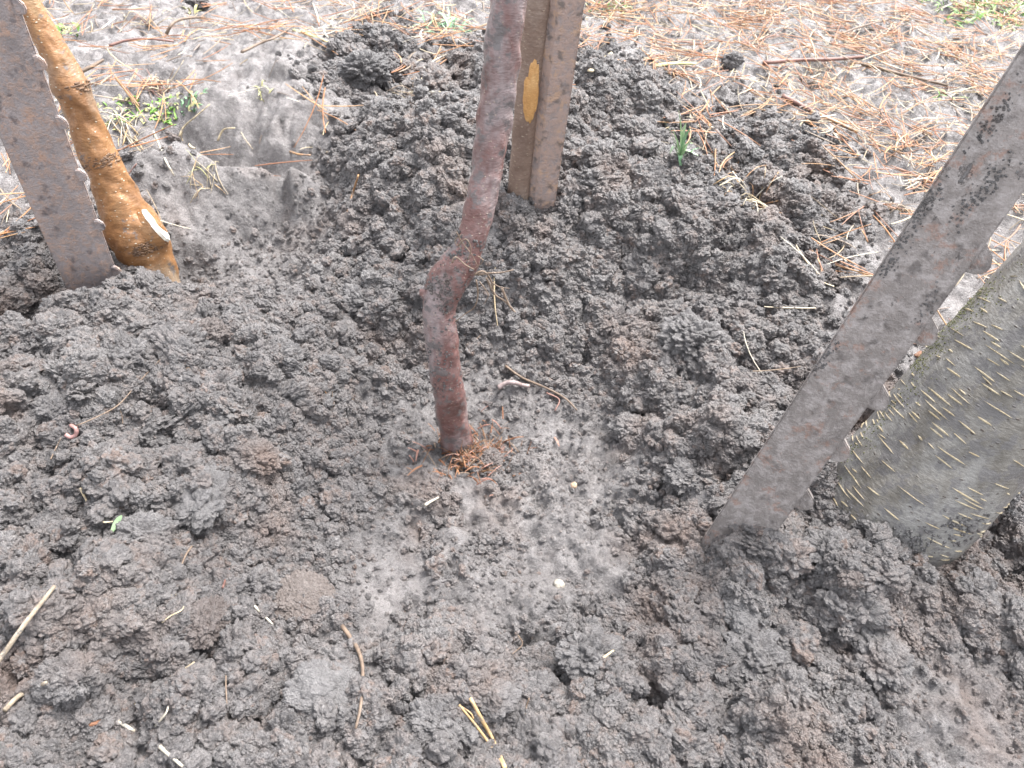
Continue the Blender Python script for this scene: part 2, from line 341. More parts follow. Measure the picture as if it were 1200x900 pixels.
# ------------------------------------------------------------------ mesh helpers
def new_mesh(name, verts, faces, smooth=True, mat_=None):
    me = bpy.data.meshes.new(name)
    if isinstance(faces, np.ndarray):
        V = np.asarray(verts, np.float32); k = faces.shape[1]
        me.vertices.add(len(V)); me.vertices.foreach_set('co', V.ravel())
        me.loops.add(faces.size); me.loops.foreach_set('vertex_index', faces.astype(np.int32).ravel())
        me.polygons.add(len(faces)); me.polygons.foreach_set('loop_start', np.arange(0, faces.size, k, dtype=np.int32))
        me.polygons.foreach_set('loop_total', np.full(len(faces), k, np.int32))
        me.update(calc_edges=True)
    else:
        me.from_pydata([tuple(map(float, v)) for v in verts], [], faces); me.update()
    me.polygons.foreach_set('use_smooth', np.full(len(me.polygons), smooth)); me.update()
    if mat_: me.materials.append(mat_)
    return me
def link(name, me, parent=None, loc=(0, 0, 0)):
    o = bpy.data.objects.new(name, me); COL.objects.link(o); o.location = [float(v) for v in loc]
    if parent is not None: o.parent = parent
    return o
def tag(o, label=None, cat=None, group=None, kind=None):
    if label: o['label'] = label
    if cat: o['category'] = cat
    if group: o['group'] = group
    if kind: o['kind'] = kind
    return o
def thing(name, loc, label, cat, group=None):
    return tag(link(name, None, None, loc), label, cat, group)
def catmull(P, n):
    P = np.asarray(P, float); Q = np.vstack([2*P[0]-P[1], P, 2*P[-1]-P[-2]]); out = []
    segs = len(P)-1
    for t in np.linspace(0, segs, n):
        i = min(int(t), segs-1); u = t-i
        a, b, c, d = Q[i], Q[i+1], Q[i+2], Q[i+3]
        out.append(.5*(2*b+(c-a)*u+(2*a-5*b+4*c-d)*u*u+(3*b-a-3*c+d)*u**3))
    return np.array(out)
def frames(C):
    T = np.gradient(C, axis=0); T /= np.linalg.norm(T, axis=1)[:, None]+1e-12
    ref = np.array([0, 1.0, 0]) if abs(T[0, 1]) < .8 else np.array([1.0, 0, 0])
    U = []; u = ref
    for t in T:
        u = u-t*np.dot(u, t); u /= np.linalg.norm(u)+1e-12; U.append(u)
    U = np.array(U); return T, U, np.cross(T, U)
def tube(C, R, seg=8, flat=1.0, rough=0.0, rscale=60, disp=None, seed=0, cap=True):
    C = np.asarray(C, float); n = len(C); R = np.broadcast_to(R, (n,)).astype(float)
    T, U, V = frames(C); ang = np.linspace(0, 2*math.pi, seg, endpoint=False)
    rr = np.repeat(R[:, None], seg, 1)
    if rough:
        s = np.concatenate([[0], np.cumsum(np.linalg.norm(np.diff(C, axis=0), axis=1))])
        A_, S_ = np.meshgrid(np.cos(ang)*R.mean(), s); B_ = np.meshgrid(np.sin(ang)*R.mean(), s)[0]
        rr = rr*(1+rough*(fbm(A_*rscale+S_*rscale*.7+seed, B_*rscale+S_*rscale*.37+5.1, 4, seed)))
    if disp is not None: rr = rr+disp(ang, n)
    vv = C[:, None, :]+rr[:, :, None]*(np.cos(ang)[None, :, None]*U[:, None, :]+flat*np.sin(ang)[None, :, None]*V[:, None, :])
    verts = vv.reshape(-1, 3); i = np.arange(n-1)[:, None]*seg; j = np.arange(seg)[None, :]; k = (j+1) % seg
    f = np.stack([i+j, i+k, i+seg+k, i+seg+j], -1).reshape(-1, 4)
    faces = [tuple(int(z) for z in q) for q in f]
    if cap: faces += [tuple(range(seg))[::-1], tuple(int((n-1)*seg+q) for q in range(seg))]
    return verts, faces
ICO = {}
def ico(sub):
    if sub not in ICO:
        bm = bmesh.new(); bmesh.ops.create_icosphere(bm, subdivisions=sub, radius=1)
        bm.verts.ensure_lookup_table()
        ICO[sub] = (np.array([v.co[:] for v in bm.verts]), np.array([[v.index for v in f.verts] for f in bm.faces])); bm.free()
    return ICO[sub]
def w3(p, s, scale):
    """3-D Worley distance on points p"""
    q = p*scale; i0 = np.floor(q); best = np.full(len(q), 9.0)
    for a in (-1, 0, 1):
        for b in (-1, 0, 1):
            for c in (-1, 0, 1):
                g = i0+np.array([a, b, c]); k = g[:, 2]*57+s
                h1 = _hash(g[:, 0], g[:, 1]*131+k, 1+s); h2 = _hash(g[:, 0], g[:, 1]*131+k, 2+s); h3 = _hash(g[:, 0], g[:, 1]*131+k, 3+s)
                d = (q[:, 0]-g[:, 0]-h1)**2+(q[:, 1]-g[:, 1]-h2)**2+(q[:, 2]-g[:, 2]-h3)**2
                best = np.minimum(best, d)
    return np.sqrt(best)
def lump(sub, seed, amp=1.0, fine=1.0):
    v, f = ico(sub); s = seed*7
    r = 1+amp*(.42*(.4-w3(v+seed, s, 1.2)**1.6)+.34*(.35-w3(v+seed, s+3, 2.7)**1.6))
    if fine: r = r+fine*(.20*(.35-w3(v+seed, s+5, 5.6)**1.6)+.10*(.35-w3(v+seed, s+9, 11.5)**1.6))
    return v*r[:, None], f
def eul(rx, ry, rz):
    return np.array(Matrix.Rotation(rz, 3, 'Z') @ Matrix.Rotation(ry, 3, 'Y') @ Matrix.Rotation(rx, 3, 'X'))

# ------------------------------------------------------------------ the ground
idx = np.arange(NX*NY).reshape(NY, NX)
quads = np.stack([idx[:-1, :-1], idx[:-1, 1:], idx[1:, 1:], idx[1:, :-1]], -1).reshape(-1, 4)
me = new_mesh('ground', np.stack([GX, GY, Z], -1).reshape(-1, 3), quads, True, M_GROUND)
at = me.attributes.new('firm', 'FLOAT', 'POINT')
firm = np.clip(np.maximum(1-DUG*1.1, .5*FRM*fd), 0, 1); at.data.foreach_set('value', firm.ravel().astype(np.float32))
ground = tag(link('ground', me), 'dark grey muddy soil dug out into a shallow pit', kind='structure')

# ------------------------------------------------------------------ loose soil crumbs (far too many to count)
def crumbs_tree(name, sub, nvar, material, d1, d2):
    ng = bpy.data.node_groups.new(name, 'GeometryNodeTree')
    ng.interface.new_socket('Geometry', in_out='INPUT', socket_type='NodeSocketGeometry')
    ng.interface.new_socket('Geometry', in_out='OUTPUT', socket_type='NodeSocketGeometry')
    n = ng.nodes; l = ng.links
    gi = n.new('NodeGroupInput'); go = n.new('NodeGroupOutput')
    gti = n.new('GeometryNodeGeometryToInstance')
    for k in range(nvar):
        s = n.new('GeometryNodeMeshIcoSphere'); s.inputs['Radius'].default_value = 1; s.inputs['Subdivisions'].default_value = sub
        p = n.new('GeometryNodeInputPosition'); ad = n.new('ShaderNodeVectorMath'); ad.operation = 'ADD'; ad.inputs[1].default_value = (k*13.7, k*5.1, k*3.3)
        l.new(p.outputs[0], ad.inputs[0])
        off = None
        for sc, am in ((1.25, d1), (2.7, d2), (5.5, d2*.45), (11.0, d2*.12)):
            v = n.new('ShaderNodeTexVoronoi'); v.inputs['Scale'].default_value = sc; l.new(ad.outputs[0], v.inputs['Vector'])
            sq = n.new('ShaderNodeMath'); sq.operation = 'POWER'; l.new(v.outputs['Distance'], sq.inputs[0]); sq.inputs[1].default_value = 1.7
            q = n.new('ShaderNodeMath'); q.operation = 'MULTIPLY_ADD'; l.new(sq.outputs[0], q.inputs[0]); q.inputs[1].default_value = -am; q.inputs[2].default_value = am*.5
            if off is None: off = q.outputs[0]
            else:
                a2 = n.new('ShaderNodeMath'); a2.operation = 'ADD'; l.new(off, a2.inputs[0]); l.new(q.outputs[0], a2.inputs[1]); off = a2.outputs[0]
        sc_ = n.new('ShaderNodeVectorMath'); sc_.operation = 'SCALE'; l.new(p.outputs[0], sc_.inputs[0]); l.new(off, sc_.inputs['Scale'])
        sp = n.new('GeometryNodeSetPosition'); l.new(s.outputs[0], sp.inputs['Geometry']); l.new(sc_.outputs[0], sp.inputs['Offset'])
        ss = sp      # crumbs keep their tiny facets
        sm = n.new('GeometryNodeSetMaterial'); sm.inputs['Material'].default_value = material; l.new(ss.outputs[0], sm.inputs['Geometry'])
        l.new(sm.outputs[0], gti.inputs[0])
    def na(nm, typ):
        a = n.new('GeometryNodeInputNamedAttribute'); a.data_type = typ; a.inputs['Name'].default_value = nm; return a.outputs[0]
    iop = n.new('GeometryNodeInstanceOnPoints'); l.new(gi.outputs[0], iop.inputs['Points']); l.new(gti.outputs[0], iop.inputs['Instance'])
    iop.inputs['Pick Instance'].default_value = True
    l.new(na('variant', 'INT'), iop.inputs['Instance Index'])
    er = n.new('FunctionNodeEulerToRotation'); l.new(na('turn', 'FLOAT_VECTOR'), er.inputs[0]); l.new(er.outputs[0], iop.inputs['Rotation'])
    l.new(na('size', 'FLOAT_VECTOR'), iop.inputs['Scale'])
    l.new(iop.outputs[0], go.inputs[0]); return ng
def scatter(name, label, pts, r, sub, nvar, d1=.55, d2=.42, material=None, flat=(.65, 1.05)):
    k = len(pts); me = bpy.data.meshes.new(name); me.vertices.add(k); me.vertices.foreach_set('co', pts.astype(np.float32).ravel()); me.update()
    a = me.attributes.new('variant', 'INT', 'POINT'); a.data.foreach_set('value', RNG.integers(0, nvar, k).astype(np.int32))
    t = RNG.uniform(-.9, .9, (k, 3)); t[:, 2] = RNG.uniform(0, 6.283, k)
    a = me.attributes.new('turn', 'FLOAT_VECTOR', 'POINT'); a.data.foreach_set('vector', t.astype(np.float32).ravel())
    s = r[:, None]*np.stack([RNG.uniform(.7, 1.4, k), RNG.uniform(.7, 1.4, k), RNG.uniform(*flat, k)], 1)
    a = me.attributes.new('pale', 'FLOAT', 'POINT'); a.data.foreach_set('value', (.55*np.clip(blob(pts[:, 0], pts[:, 1], FIRM), 0, 1)).astype(np.float32))
    a = me.attributes.new('size', 'FLOAT_VECTOR', 'POINT'); a.data.foreach_set('vector', s.astype(np.float32).ravel())
    o = tag(link(name, me), label, 'soil', kind='stuff')
    md = o.modifiers.new('crumbs', 'NODES'); md.node_group = crumbs_tree(name, sub, nvar, material or M_CRUMB, d1, d2)
    return o
def sample_ground(n, power=1.0, floor=0.0, far=0.6):
    x = RNG.uniform(-1.15, 1.15, n); y = RNG.uniform(-.05, 1.65, n)
    keep = np.abs(x) < .42+.72*np.maximum(y, 0); x, y = x[keep], y[keep]
    d = np.maximum(np.clip(bil(LOO, x, y), 0, 1)**power, floor*np.clip(bil(DUG, x, y)-.3, 0, 1))
    clump = np.clip(.68+1.4*fbm(x*18, y*18, 4, 123), .22, 1)
    wgt = d*clump*(1-.5*blob(x, y, FIRM)*bil(DUG, x, y))*np.clip(1.25-far*y, .3, 1)
    k = RNG.uniform(0, 1, len(x)) < wgt
    return x[k], y[k]
x, y = sample_ground(2100000, 1.2, .5)
r = np.clip(RNG.lognormal(math.log(.00170), .55, len(x)), .0009, .0062)*(1+.25*y)*(1-.6*np.clip(blob(x, y, FIRM)*1.2, 0, 1))
scatter('soil_crumbs', 'countless small dark grey crumbs of loose soil heaped round the pit', np.stack([x, y, HZ(x, y)+r*RNG.uniform(-.4, .8, len(r))], 1), r, 4, 14, .75, .55)
x, y = sample_ground(6500, 1.6, .1); k = RNG.uniform(0, 1, len(x)) > blob(x, y, FIRM)*1.2; x, y = x[k], y[k]
r = np.clip(RNG.lognormal(math.log(.0075), .3, len(x)), .005, .014)
scatter('soil_lumps', 'many thumb-sized knobbly grey soil lumps lying among the finer crumbs', np.stack([x, y, HZ(x, y)-r*.05], 1), r, 6, 12, .8, .75, M_CRUMB, (.5, .9))

# ------------------------------------------------------------------ trunks
def px_line(pts, y0, lean=None):
    """centre line (photo px, py, width px) standing over depth y0 -> 3-D points and radii"""
    C = []; R = []
    for k, (a, b, w) in enumerate(pts):
        yy = y0+(lean(b) if lean else 0); p = PY(a, b, yy); C.append(p); R.append(m(p, w)/2)
    return np.array(C), np.array(R)
def extend(C, R, down, up, taper=.92, upd=None):
    d0 = C[0]-C[1]; d0 = d0/np.linalg.norm(d0); d0 = d0*.4+np.array([0, 0, -1])*.6
    d1 = upd if upd is not None else (C[-1]-C[-3]); d1 = np.asarray(d1, float)/np.linalg.norm(d1)
    C = np.vstack([C[0]+d0*down, C, C[-1]+d1*up*.5, C[-1]+d1*up]); R = np.concatenate([[R[0]*1.05], R, [R[-1]*.97, R[-1]*taper]])
    return C, R
def resample(C, R, n):
    s = np.concatenate([[0], np.cumsum(np.linalg.norm(np.diff(C, axis=0), axis=1))])
    # dense where the photograph looks, sparse above it
    q = np.concatenate([np.linspace(0, s[-3], n-20, endpoint=False), np.linspace(s[-3], s[-1], 20)])
    A = np.stack([np.interp(q, s, C[:, k]) for k in range(3)]+[np.interp(q, s, R)], 1)
    for _ in range(7): A[1:-1] = .25*A[:-2]+.5*A[1:-1]+.25*A[2:]
    return A[:, :3], np.maximum(A[:, 3], .0005)
def trunk(parent, C, R, n, seg, material, rough=.12, rscale=60, seed=1, name='trunk', bumps=()):
    C2, R2 = resample(C, R, n)
    v, f = tube(C2-np.array(parent.location), R2, seg, 1.0, rough, rscale, None, seed)
    return link(name, new_mesh(name, v, f, True, material), parent), C2, R2
def soil_crust(parent, pts, rad, name='soil_crust'):
    """dirt crumbs sticking to a part"""
    V = []; Fs = []; o = 0
    for p, r in zip(pts, rad):
        v, f = lump(2, random.randint(1, 40), 1.7, 0); v = (v*r*np.array([1, 1, random.uniform(.6, 1)])) @ eul(random.random()*6, random.random()*6, 0).T+p
        V.append(v); Fs.append(f+o); o += len(v)
    c = link(name, new_mesh(name, np.vstack(V)-np.array(parent.location), np.vstack(Fs), True, M_CLOD), parent); c['kind'] = 'stuff'; return c
def on_tube(C, R, py_range, side, k, sink=.2, spread=.9):
    """k points on the camera side of a tube, py_range as fraction of its points"""
    out = []
    T, U, V = frames(C)
    for q in range(k):
        i = random.randint(int(py_range[0]*(len(C)-1)), int(py_range[1]*(len(C)-1)))
        vd = CAM-C[i]; vd /= np.linalg.norm(vd); rt = np.cross(T[i], vd); rt /= np.linalg.norm(rt); tw = np.cross(rt, T[i])
        a = random.gauss(side, spread); a = max(-1.7, min(1.7, a))
        out.append(C[i]+R[i]*(math.cos(a)*tw-math.sin(a)*rt)*(1-sink*.2))
    return out
def fibre(C, r, seg=5, taper=.5): 
    C = np.asarray(C); n = len(C); return tube(C, np.linspace(r, r*taper, n), seg)

# the red sapling in the pit
b = G(536, 522)
pts = [(536,522,38),(532,500,36),(526,460,38),(520,425,38),(516,385,36),(514,360,39),(516,346,43),(526,328,46),(539,308,42),(549,288,33),(558,262,33),(564,235,36),(571,200,38),(578,150,41),(585,100,42),(590,50,42),(597,0,44)]
lean = lambda py: .055*max(0, min(1, (400-py)/230.0))+.015*max(0, (260-py)/260.0)
C, R = px_line(pts, b[1], lean); C, R = extend(C, R, .08, .9)
tr = thing('sapling', b, 'dusky red-barked sapling with a bent knee, standing in the middle of the dug pit', 'tree')
tk, C2, R2 = trunk(tr, C, R, 300, 56, M_BARK_RED, .17, 95, 3)
RED_C, RED_R = C2, R2
i_knee = int(np.argmin([np.hypot(*(np.array([0, 0])-0)) if 0 else abs(depth(c)*0+ (ROT.T@(c-CAM))[1]/-(ROT.T@(c-CAM))[2]*-F_+450-312) for c in C2]))
fr = i_knee/(len(C2)-1)
pp = on_tube(C2, R2, (fr-.05, fr+.055), .1, 300, 0, .8); soil_crust(tr, pp, [random.uniform(.0004, .0016) for _ in pp])
pp = on_tube(C2, R2, (fr-.035, fr+.05), .35, 16, 6, .7)
for p in pp:
    r0 = random.uniform(.003, .0062); v, f = lump(4, random.randint(1, 40), 1.1, 1); v = (v*r0) @ eul(random.random()*6, random.random()*6, 0).T+p-np.array(tr.location)
    link('soil_lump', new_mesh('soil_lump', v, f, True, M_CLOD), tr)
pp = on_tube(C2, R2, (max(0, fr-.25), fr-.03), .2, 240, 0, .9); soil_crust(tr, pp, [random.uniform(.0003, .0013) for _ in pp])
def rootlet(parent, pix, y0, r, dy=(0,), name='root', material=None, n=14):
    P = [PY(a, b_, y0+(dy[min(k, len(dy)-1)])) for k, (a, b_) in enumerate(pix)]
    v, f = fibre(catmull(P, n)-np.array(parent.location), r); return link(name, new_mesh(name, v, f, True, material or M_ROOT), parent)
yk = C2[i_knee][1]
for pix, r in [([(556,322),(566,318),(574,326),(578,338)], .0016), ([(560,322),(575,320),(590,319),(602,316)], .0013), ([(558,328),(560,345),(556,360),(545,368),(531,379)], .0010),
               ([(570,326),(580,345),(590,352),(601,362)], .0014), ([(588,338),(593,350),(598,360),(604,366)], .0017), ([(562,330),(572,345),(568,355)], .0008), ([(575,330),(585,336),(597,338)], .0008),
               ([(535,272),(542,285),(552,297),(560,312)], .0008), ([(537,288),(546,280),(552,292),(548,305)], .0008), ([(530,308),(534,301),(545,310),(556,316)], .0011), ([(560,300),(566,306),(556,315)], .0007), ([(540,275),(533,283),(541,292)], .0006)]:
    rootlet(tr, pix, yk-.018, r*.75)
cc = PY(503, 345, yk-.01); v, f = lump(4, 3, .5, .4); sax = ROT @ np.array([-.9, .35, .2]); sb = np.cross(sax, [0, 1.0, 0]); sb /= np.linalg.norm(sb); sc3 = np.cross(sax, sb)
link('branch_stub', new_mesh('branch_stub', (v*np.array([m(cc, 13), m(cc, 9), m(cc, 9)])) @ np.stack([sax, sb, sc3])+cc-np.array(tr.location), f, True, M_BARK_RED), tr)
# torn bark fibres at its foot
for k in range(285):
    a, b_ = random.gauss(551, 23), random.gauss(533, 16)
    p = G(a, b_, .003); L = random.uniform(.006, .022); az = random.uniform(0, 6.28); el = random.uniform(.1, 1.1)
    d = np.array([math.cos(az)*math.cos(el), math.sin(az)*math.cos(el), math.sin(el)])
    mid = p+d*L*.5+np.array([0, 0, L*.12])
    v, f = tube(catmull([p-d*.002, mid, p+d*L], 5)-np.array(tr.location), np.array([.0012, .0012, .001, .0008, .0004])*random.uniform(.4, 1.0), 4, .45)
    link('bark_fibre', new_mesh('bark_fibre', v, f, False, random.choice([M_FIBRE, M_FIBRE, M_FIBRE, M_SCAR, M_PINK, M_ROOT])), tr)

# the orange sapling at the left
b = G(183, 338)
pts = [(184,342,52),(177,322,55),(169,303,58),(160,284,66),(150,264,68),(141,246,56),(130,222,46),(121,200,42),(113,185,45),(107,170,40),(95,140,39),(85,112,40),(79,100,44),(72,85,38),(55,52,33),(38,22,31),(26,0,30)]
b[1] += .05; C, R = px_line([(a+4, q, w*.96) for a, q, w in pts], b[1], lambda q: .06*(340-q)/340.0); C, R = extend(C, R, .12, .8)
tr = thing('sapling', b, 'orange-brown sapling with ringed branch scars behind the rusty steel post', 'tree')
tk, C2, R2 = trunk(tr, C, R, 260, 48, M_BARK_ORANGE, .16, 80, 9)
def img_y(c):
    q = ROT.T @ (c-CAM); return 450+F_*q[1]/q[2]
iy = np.array([img_y(c) for c in C2])
def scar_at(parent, C2, R2, iy, py, h, side, spread, k, material=M_SCAR, thick=1.0):
    """a ragged ring of old bark around part of the stem"""
    i0 = int(np.argmin(abs(iy-py))); T, U, V = frames(C2); Vs = []; Fs = []; o = 0
    for q in range(k):
        i = min(max(i0+random.randint(-h, h), 1), len(C2)-2); vd = CAM-C2[i]; vd /= np.linalg.norm(vd)
        rt = np.cross(T[i], vd); rt /= np.linalg.norm(rt); tw = np.cross(rt, T[i])
        a = random.gauss(side, spread); p = C2[i]+(C2[i+1]-C2[i])*random.uniform(-.8, .8)+R2[i]*.985*(math.cos(a)*tw-math.sin(a)*rt)
        v, f = lump(2, random.randint(1, 30), 1.0, 0); t2 = -math.sin(a)*tw-math.cos(a)*rt; nn = math.cos(a)*tw-math.sin(a)*rt
        B = np.stack([t2*random.uniform(.001, .0035), T[i]*random.uniform(.0005, .0014), nn*.0009*thick], 0)
        v = v @ B+p; Vs.append(v); Fs.append(f+o); o += len(v)
    return link('branch_scar', new_mesh('branch_scar', np.vstack(Vs)-np.array(parent.location), np.vstack(Fs), True, material), parent)
scar_at(tr, C2, R2, iy, 104, 2, .1, .8, 60); scar_at(tr, C2, R2, iy, 186, 3, .2, .8, 90); scar_at(tr, C2, R2, iy, 282, 3, -.35, .5, 150, M_SCAR, 2)
# pale sawn face of the removed branch, edge-on at the right
i0 = int(np.argmin(abs(iy-266))); cc = PY(182, 265, b[1]+.012); vw = (CAM-cc)/np.linalg.norm(CAM-cc); ax = ROT @ np.array([.86, .50, 0]); ax = ax-vw*np.dot(ax, vw); ax /= np.linalg.norm(ax); ax = ax+vw*.2; ax /= np.linalg.norm(ax)
u = np.cross(ax, [0, 1.0, 0]); u /= np.linalg.norm(u); w = np.cross(ax, u)
rr = m(cc, 25); prof = [(-.022, .75), (-.006, .97), (.0, 1.0), (.0012, .98)]
Vv = []; seg = 28
for (t, s) in prof:
    for k in range(seg):
        a = 2*math.pi*k/seg; Vv.append(cc+ax*t+(math.cos(a)*u+.75*math.sin(a)*w)*rr*s*(1+.05*math.sin(3*a+1)))
Ff = [(i*seg+k, i*seg+(k+1) % seg, (i+1)*seg+(k+1) % seg, (i+1)*seg+k) for i in range(len(prof)-2) for k in range(seg)]
stub = link('branch_stub', new_mesh('branch_stub', np.array(Vv[:3*seg])-np.array(tr.location), Ff, True, M_BARK_ORANGE), tr)
Vd = [cc+ax*.0002+(math.cos(2*math.pi*k/seg)*u+.75*math.sin(2*math.pi*k/seg)*w)*rr*random.uniform(.86, 1.06) for k in range(seg)]
Vd2 = [cc+ax*.0032+(p-cc)*.93*1.0 for p in Vd]
Fd = [(k, (k+1) % seg, seg+(k+1) % seg, seg+k) for k in range(seg)]+[tuple(range(seg, 2*seg))]
cf = link('cut_face', new_mesh('cut_face', np.array(Vd+Vd2)-np.array(tr.location), Fd, False, M_CUT_WHITE), stub)
cf['label'] = 'fresh white sawn face of the removed branch'

# the brown sapling behind the middle post
b = G(607, 246); b[1] += .03
pts = [(606,252,27),(608,225,27),(612,180,27),(616,130,28),(621,75,30),(627,20,33),(629,0,34)]
C, R = px_line(pts, b[1]); C, R = extend(C, R, .08, .8)
tr = thing('sapling', b, 'pale brown sapling with a tan pruning wound, squeezed between red stem and middle post', 'tree')
tk, C2, R2 = trunk(tr, C, R, 120, 28, M_BARK_BROWN, .08, 60, 21)
cc = PY(622, 108, b[1]-m(b, 10)); v, f = lump(4, 5, .6, .5)
S = np.array([m(cc, 9), .006, m(cc, 40)]); v = v*S
link('pruning_wound', new_mesh('pruning_wound', v+cc-np.array(tr.location), f, True, M_WOUND), tr)['label'] = 'tan bare wood where a branch was cut away'

# the thick grey trunk at the right
b = G(1044, 655); b[1] += .045
pts = [(1030,658,168),(1044,640,170),(1078,600,172),(1112,560,174),(1150,515,176),(1185,472,178),(1220,430,180),(1260,382,182)]
C, R = px_line([(a-14-30*max(0, (q-400)/260.0), q-7, w*.97) for a, q, w in pts], b[1], lambda q: .10*(660-q)/330.0); C, R = extend(C, R, .25, .75)
# widths were measured along the picture row square to the stem
tr = thing('tree', b, 'thick grey trunk with pale horizontal bark slits at the right edge', 'tree')
tk, C2, R2 = trunk(tr, C, R, 200, 72, M_BARK_GREY, .07, 22, 33)
T, U, V = frames(C2)
def surf(i, a, lift=0.0):
    i = max(0, min(len(C2)-1, i)); vd = CAM-C2[i]; vd /= np.linalg.norm(vd); rt = np.cross(T[i], vd); rt /= np.linalg.norm(rt); tw = np.cross(rt, T[i])
    return C2[i]+(R2[i]+lift)*(math.cos(a)*tw-math.sin(a)*rt)
def fsurf(t, a, lift):
    i = int(t); u = t-i; return surf(i, a, lift)*(1-u)+surf(i+1, a, lift)*u
from mathutils.bvhtree import BVHTree
_bv = BVHTree.FromPolygons([tuple(q.co) for q in tk.data.vertices], [tuple(p.vertices) for p in tk.data.polygons])
LOC = np.array(tr.location)
def skin(p, c, lift):
    d = c-p; d /= np.linalg.norm(d); h = _bv.ray_cast(Vector(p-LOC-d*.05), Vector(d))
    return (np.array(h[0])+LOC-d*lift) if h[0] is not None else p
iy = np.array([img_y(c) for c in C2]); vis = [i for i in range(len(C2)) if 330 < iy[i] < 655]
made = []; tries = 0
while len(made) < 210 and tries < 3000:
    tries += 1
    t = random.uniform(vis[0], vis[-1]-1); a = random.uniform(-1.45, 1.45); L = random.choice([.12, .18, .26, .34, .44])*random.uniform(.7, 1.1)
    if random.random() < .68 and made: t0, a0, _ = random.choice(made); t = t0+random.uniform(-4, 4); a = a0+random.uniform(-.25, .25)
    if any(abs(t-q[0]) < .9 and abs(a-q[1]) < (L+q[2])/2+.03 for q in made) or abs(a) > 1.5 or t < 2: continue
    made.append((t, a, L)); row0, row1, mid = [], [], []; slant = random.uniform(-.6, .6); hw = random.uniform(.0005, .0012)
    n = 7
    for k in range(n):
        u = k/(n-1)-.5; tt = t+u*slant; aa = a+u*L; i = max(0, min(len(C2)-2, int(tt))); c = C2[i]*(1-(tt-i))+C2[i+1]*(tt-i)
        prof_ = math.sqrt(max(0, 1-(2*u)**2))*hw+.0001; p = fsurf(tt, aa, 0)
        row0.append(skin(p+T[i]*prof_, c+T[i]*prof_, -.0006)); row1.append(skin(p-T[i]*prof_, c-T[i]*prof_, -.0006)); mid.append(skin(p, c, .0011*math.sqrt(max(.05, 1-(2*u)**2))))
    vv = np.array(row0+mid+row1)-LOC
    ff = [(k, k+1, n+k+1, n+k) for k in range(n-1)]+[(n+k, n+k+1, 2*n+k+1, 2*n+k) for k in range(n-1)]
    link('bark_slit', new_mesh('bark_slit', vv, ff, True, M_LENT), tr)
# moss on the upper edge, soil stuck low down
Vs = []; Fs = []; o = 0
for k in range(2600):
    i = random.randint(vis[0], vis[-1]); a = random.gauss(1.25, .22)
    if vnoise(np.array([iy[i]*.02]), np.array([a*1.5]), 5)[0] < -.12: continue
    dd = (C2[i+1]-C2[i])*random.uniform(-1, 1); p = surf(i, a, .0)+dd; c = C2[i]+dd; p = skin(p, c, .0)
    v, f = lump(1, random.randint(1, 30), 1.0, 0); s = random.uniform(.0003, .0009); v = v*s*np.array([1, 1, .8])+p; Vs.append(v); Fs.append(f+o); o += len(v)
mo = link('moss', new_mesh('moss', np.vstack(Vs)-LOC, np.vstack(Fs), True, M_MOSS), tr); mo['kind'] = 'stuff'
low = [i for i in vis if iy[i] > 560]; pp = []
for cx, ca, ns in [(612, .55, 70), (585, -.5, 110), (560, -.9, 90), (640, -.1, 160), (625, .9, 90), (600, .1, 60)]:
    i0 = int(np.argmin(abs(iy-cx)))
    for k in range(ns):
        i = max(1, min(len(C2)-2, i0+int(random.gauss(0, 3)))); a = random.gauss(ca, .16); dd = (C2[i+1]-C2[i])*random.uniform(-1, 1); pp.append(skin(surf(i, a)+dd, C2[i]+dd, 0))
soil_crust(tr, pp, [random.uniform(.0005, .0018) for _ in pp])

# ------------------------------------------------------------------ steel posts
def extrude(profile, C, X, Yv):
    """sweep a closed 2-D profile (along X and Yv) through the points C"""
    n = len(profile); verts = [c+X*p[0]+Yv*p[1] for c in C for p in profile]
    faces = [(i*n+k, i*n+(k+1) % n, (i+1)*n+(k+1) % n, (i+1)*n+k) for i in range(len(C)-1) for k in range(n)]
    faces += [tuple(range(n))[::-1], tuple(range((len(C)-1)*n, len(C)*n))]
    return np.array(verts), faces
def rounded(me, off=.0012):
    bm = bmesh.new(); bm.from_mesh(me); 
    es = [e for e in bm.edges if len(e.link_faces) == 2 and e.calc_face_angle(0) > .6]
    bmesh.ops.bevel(bm, geom=es, offset=off, segments=2, affect='EDGES', clamp_overlap=True)
    bm.normal_update(); bm.to_mesh(me); bm.free(); me.polygons.foreach_set('use_smooth', np.full(len(me.polygons), False)); me.update()
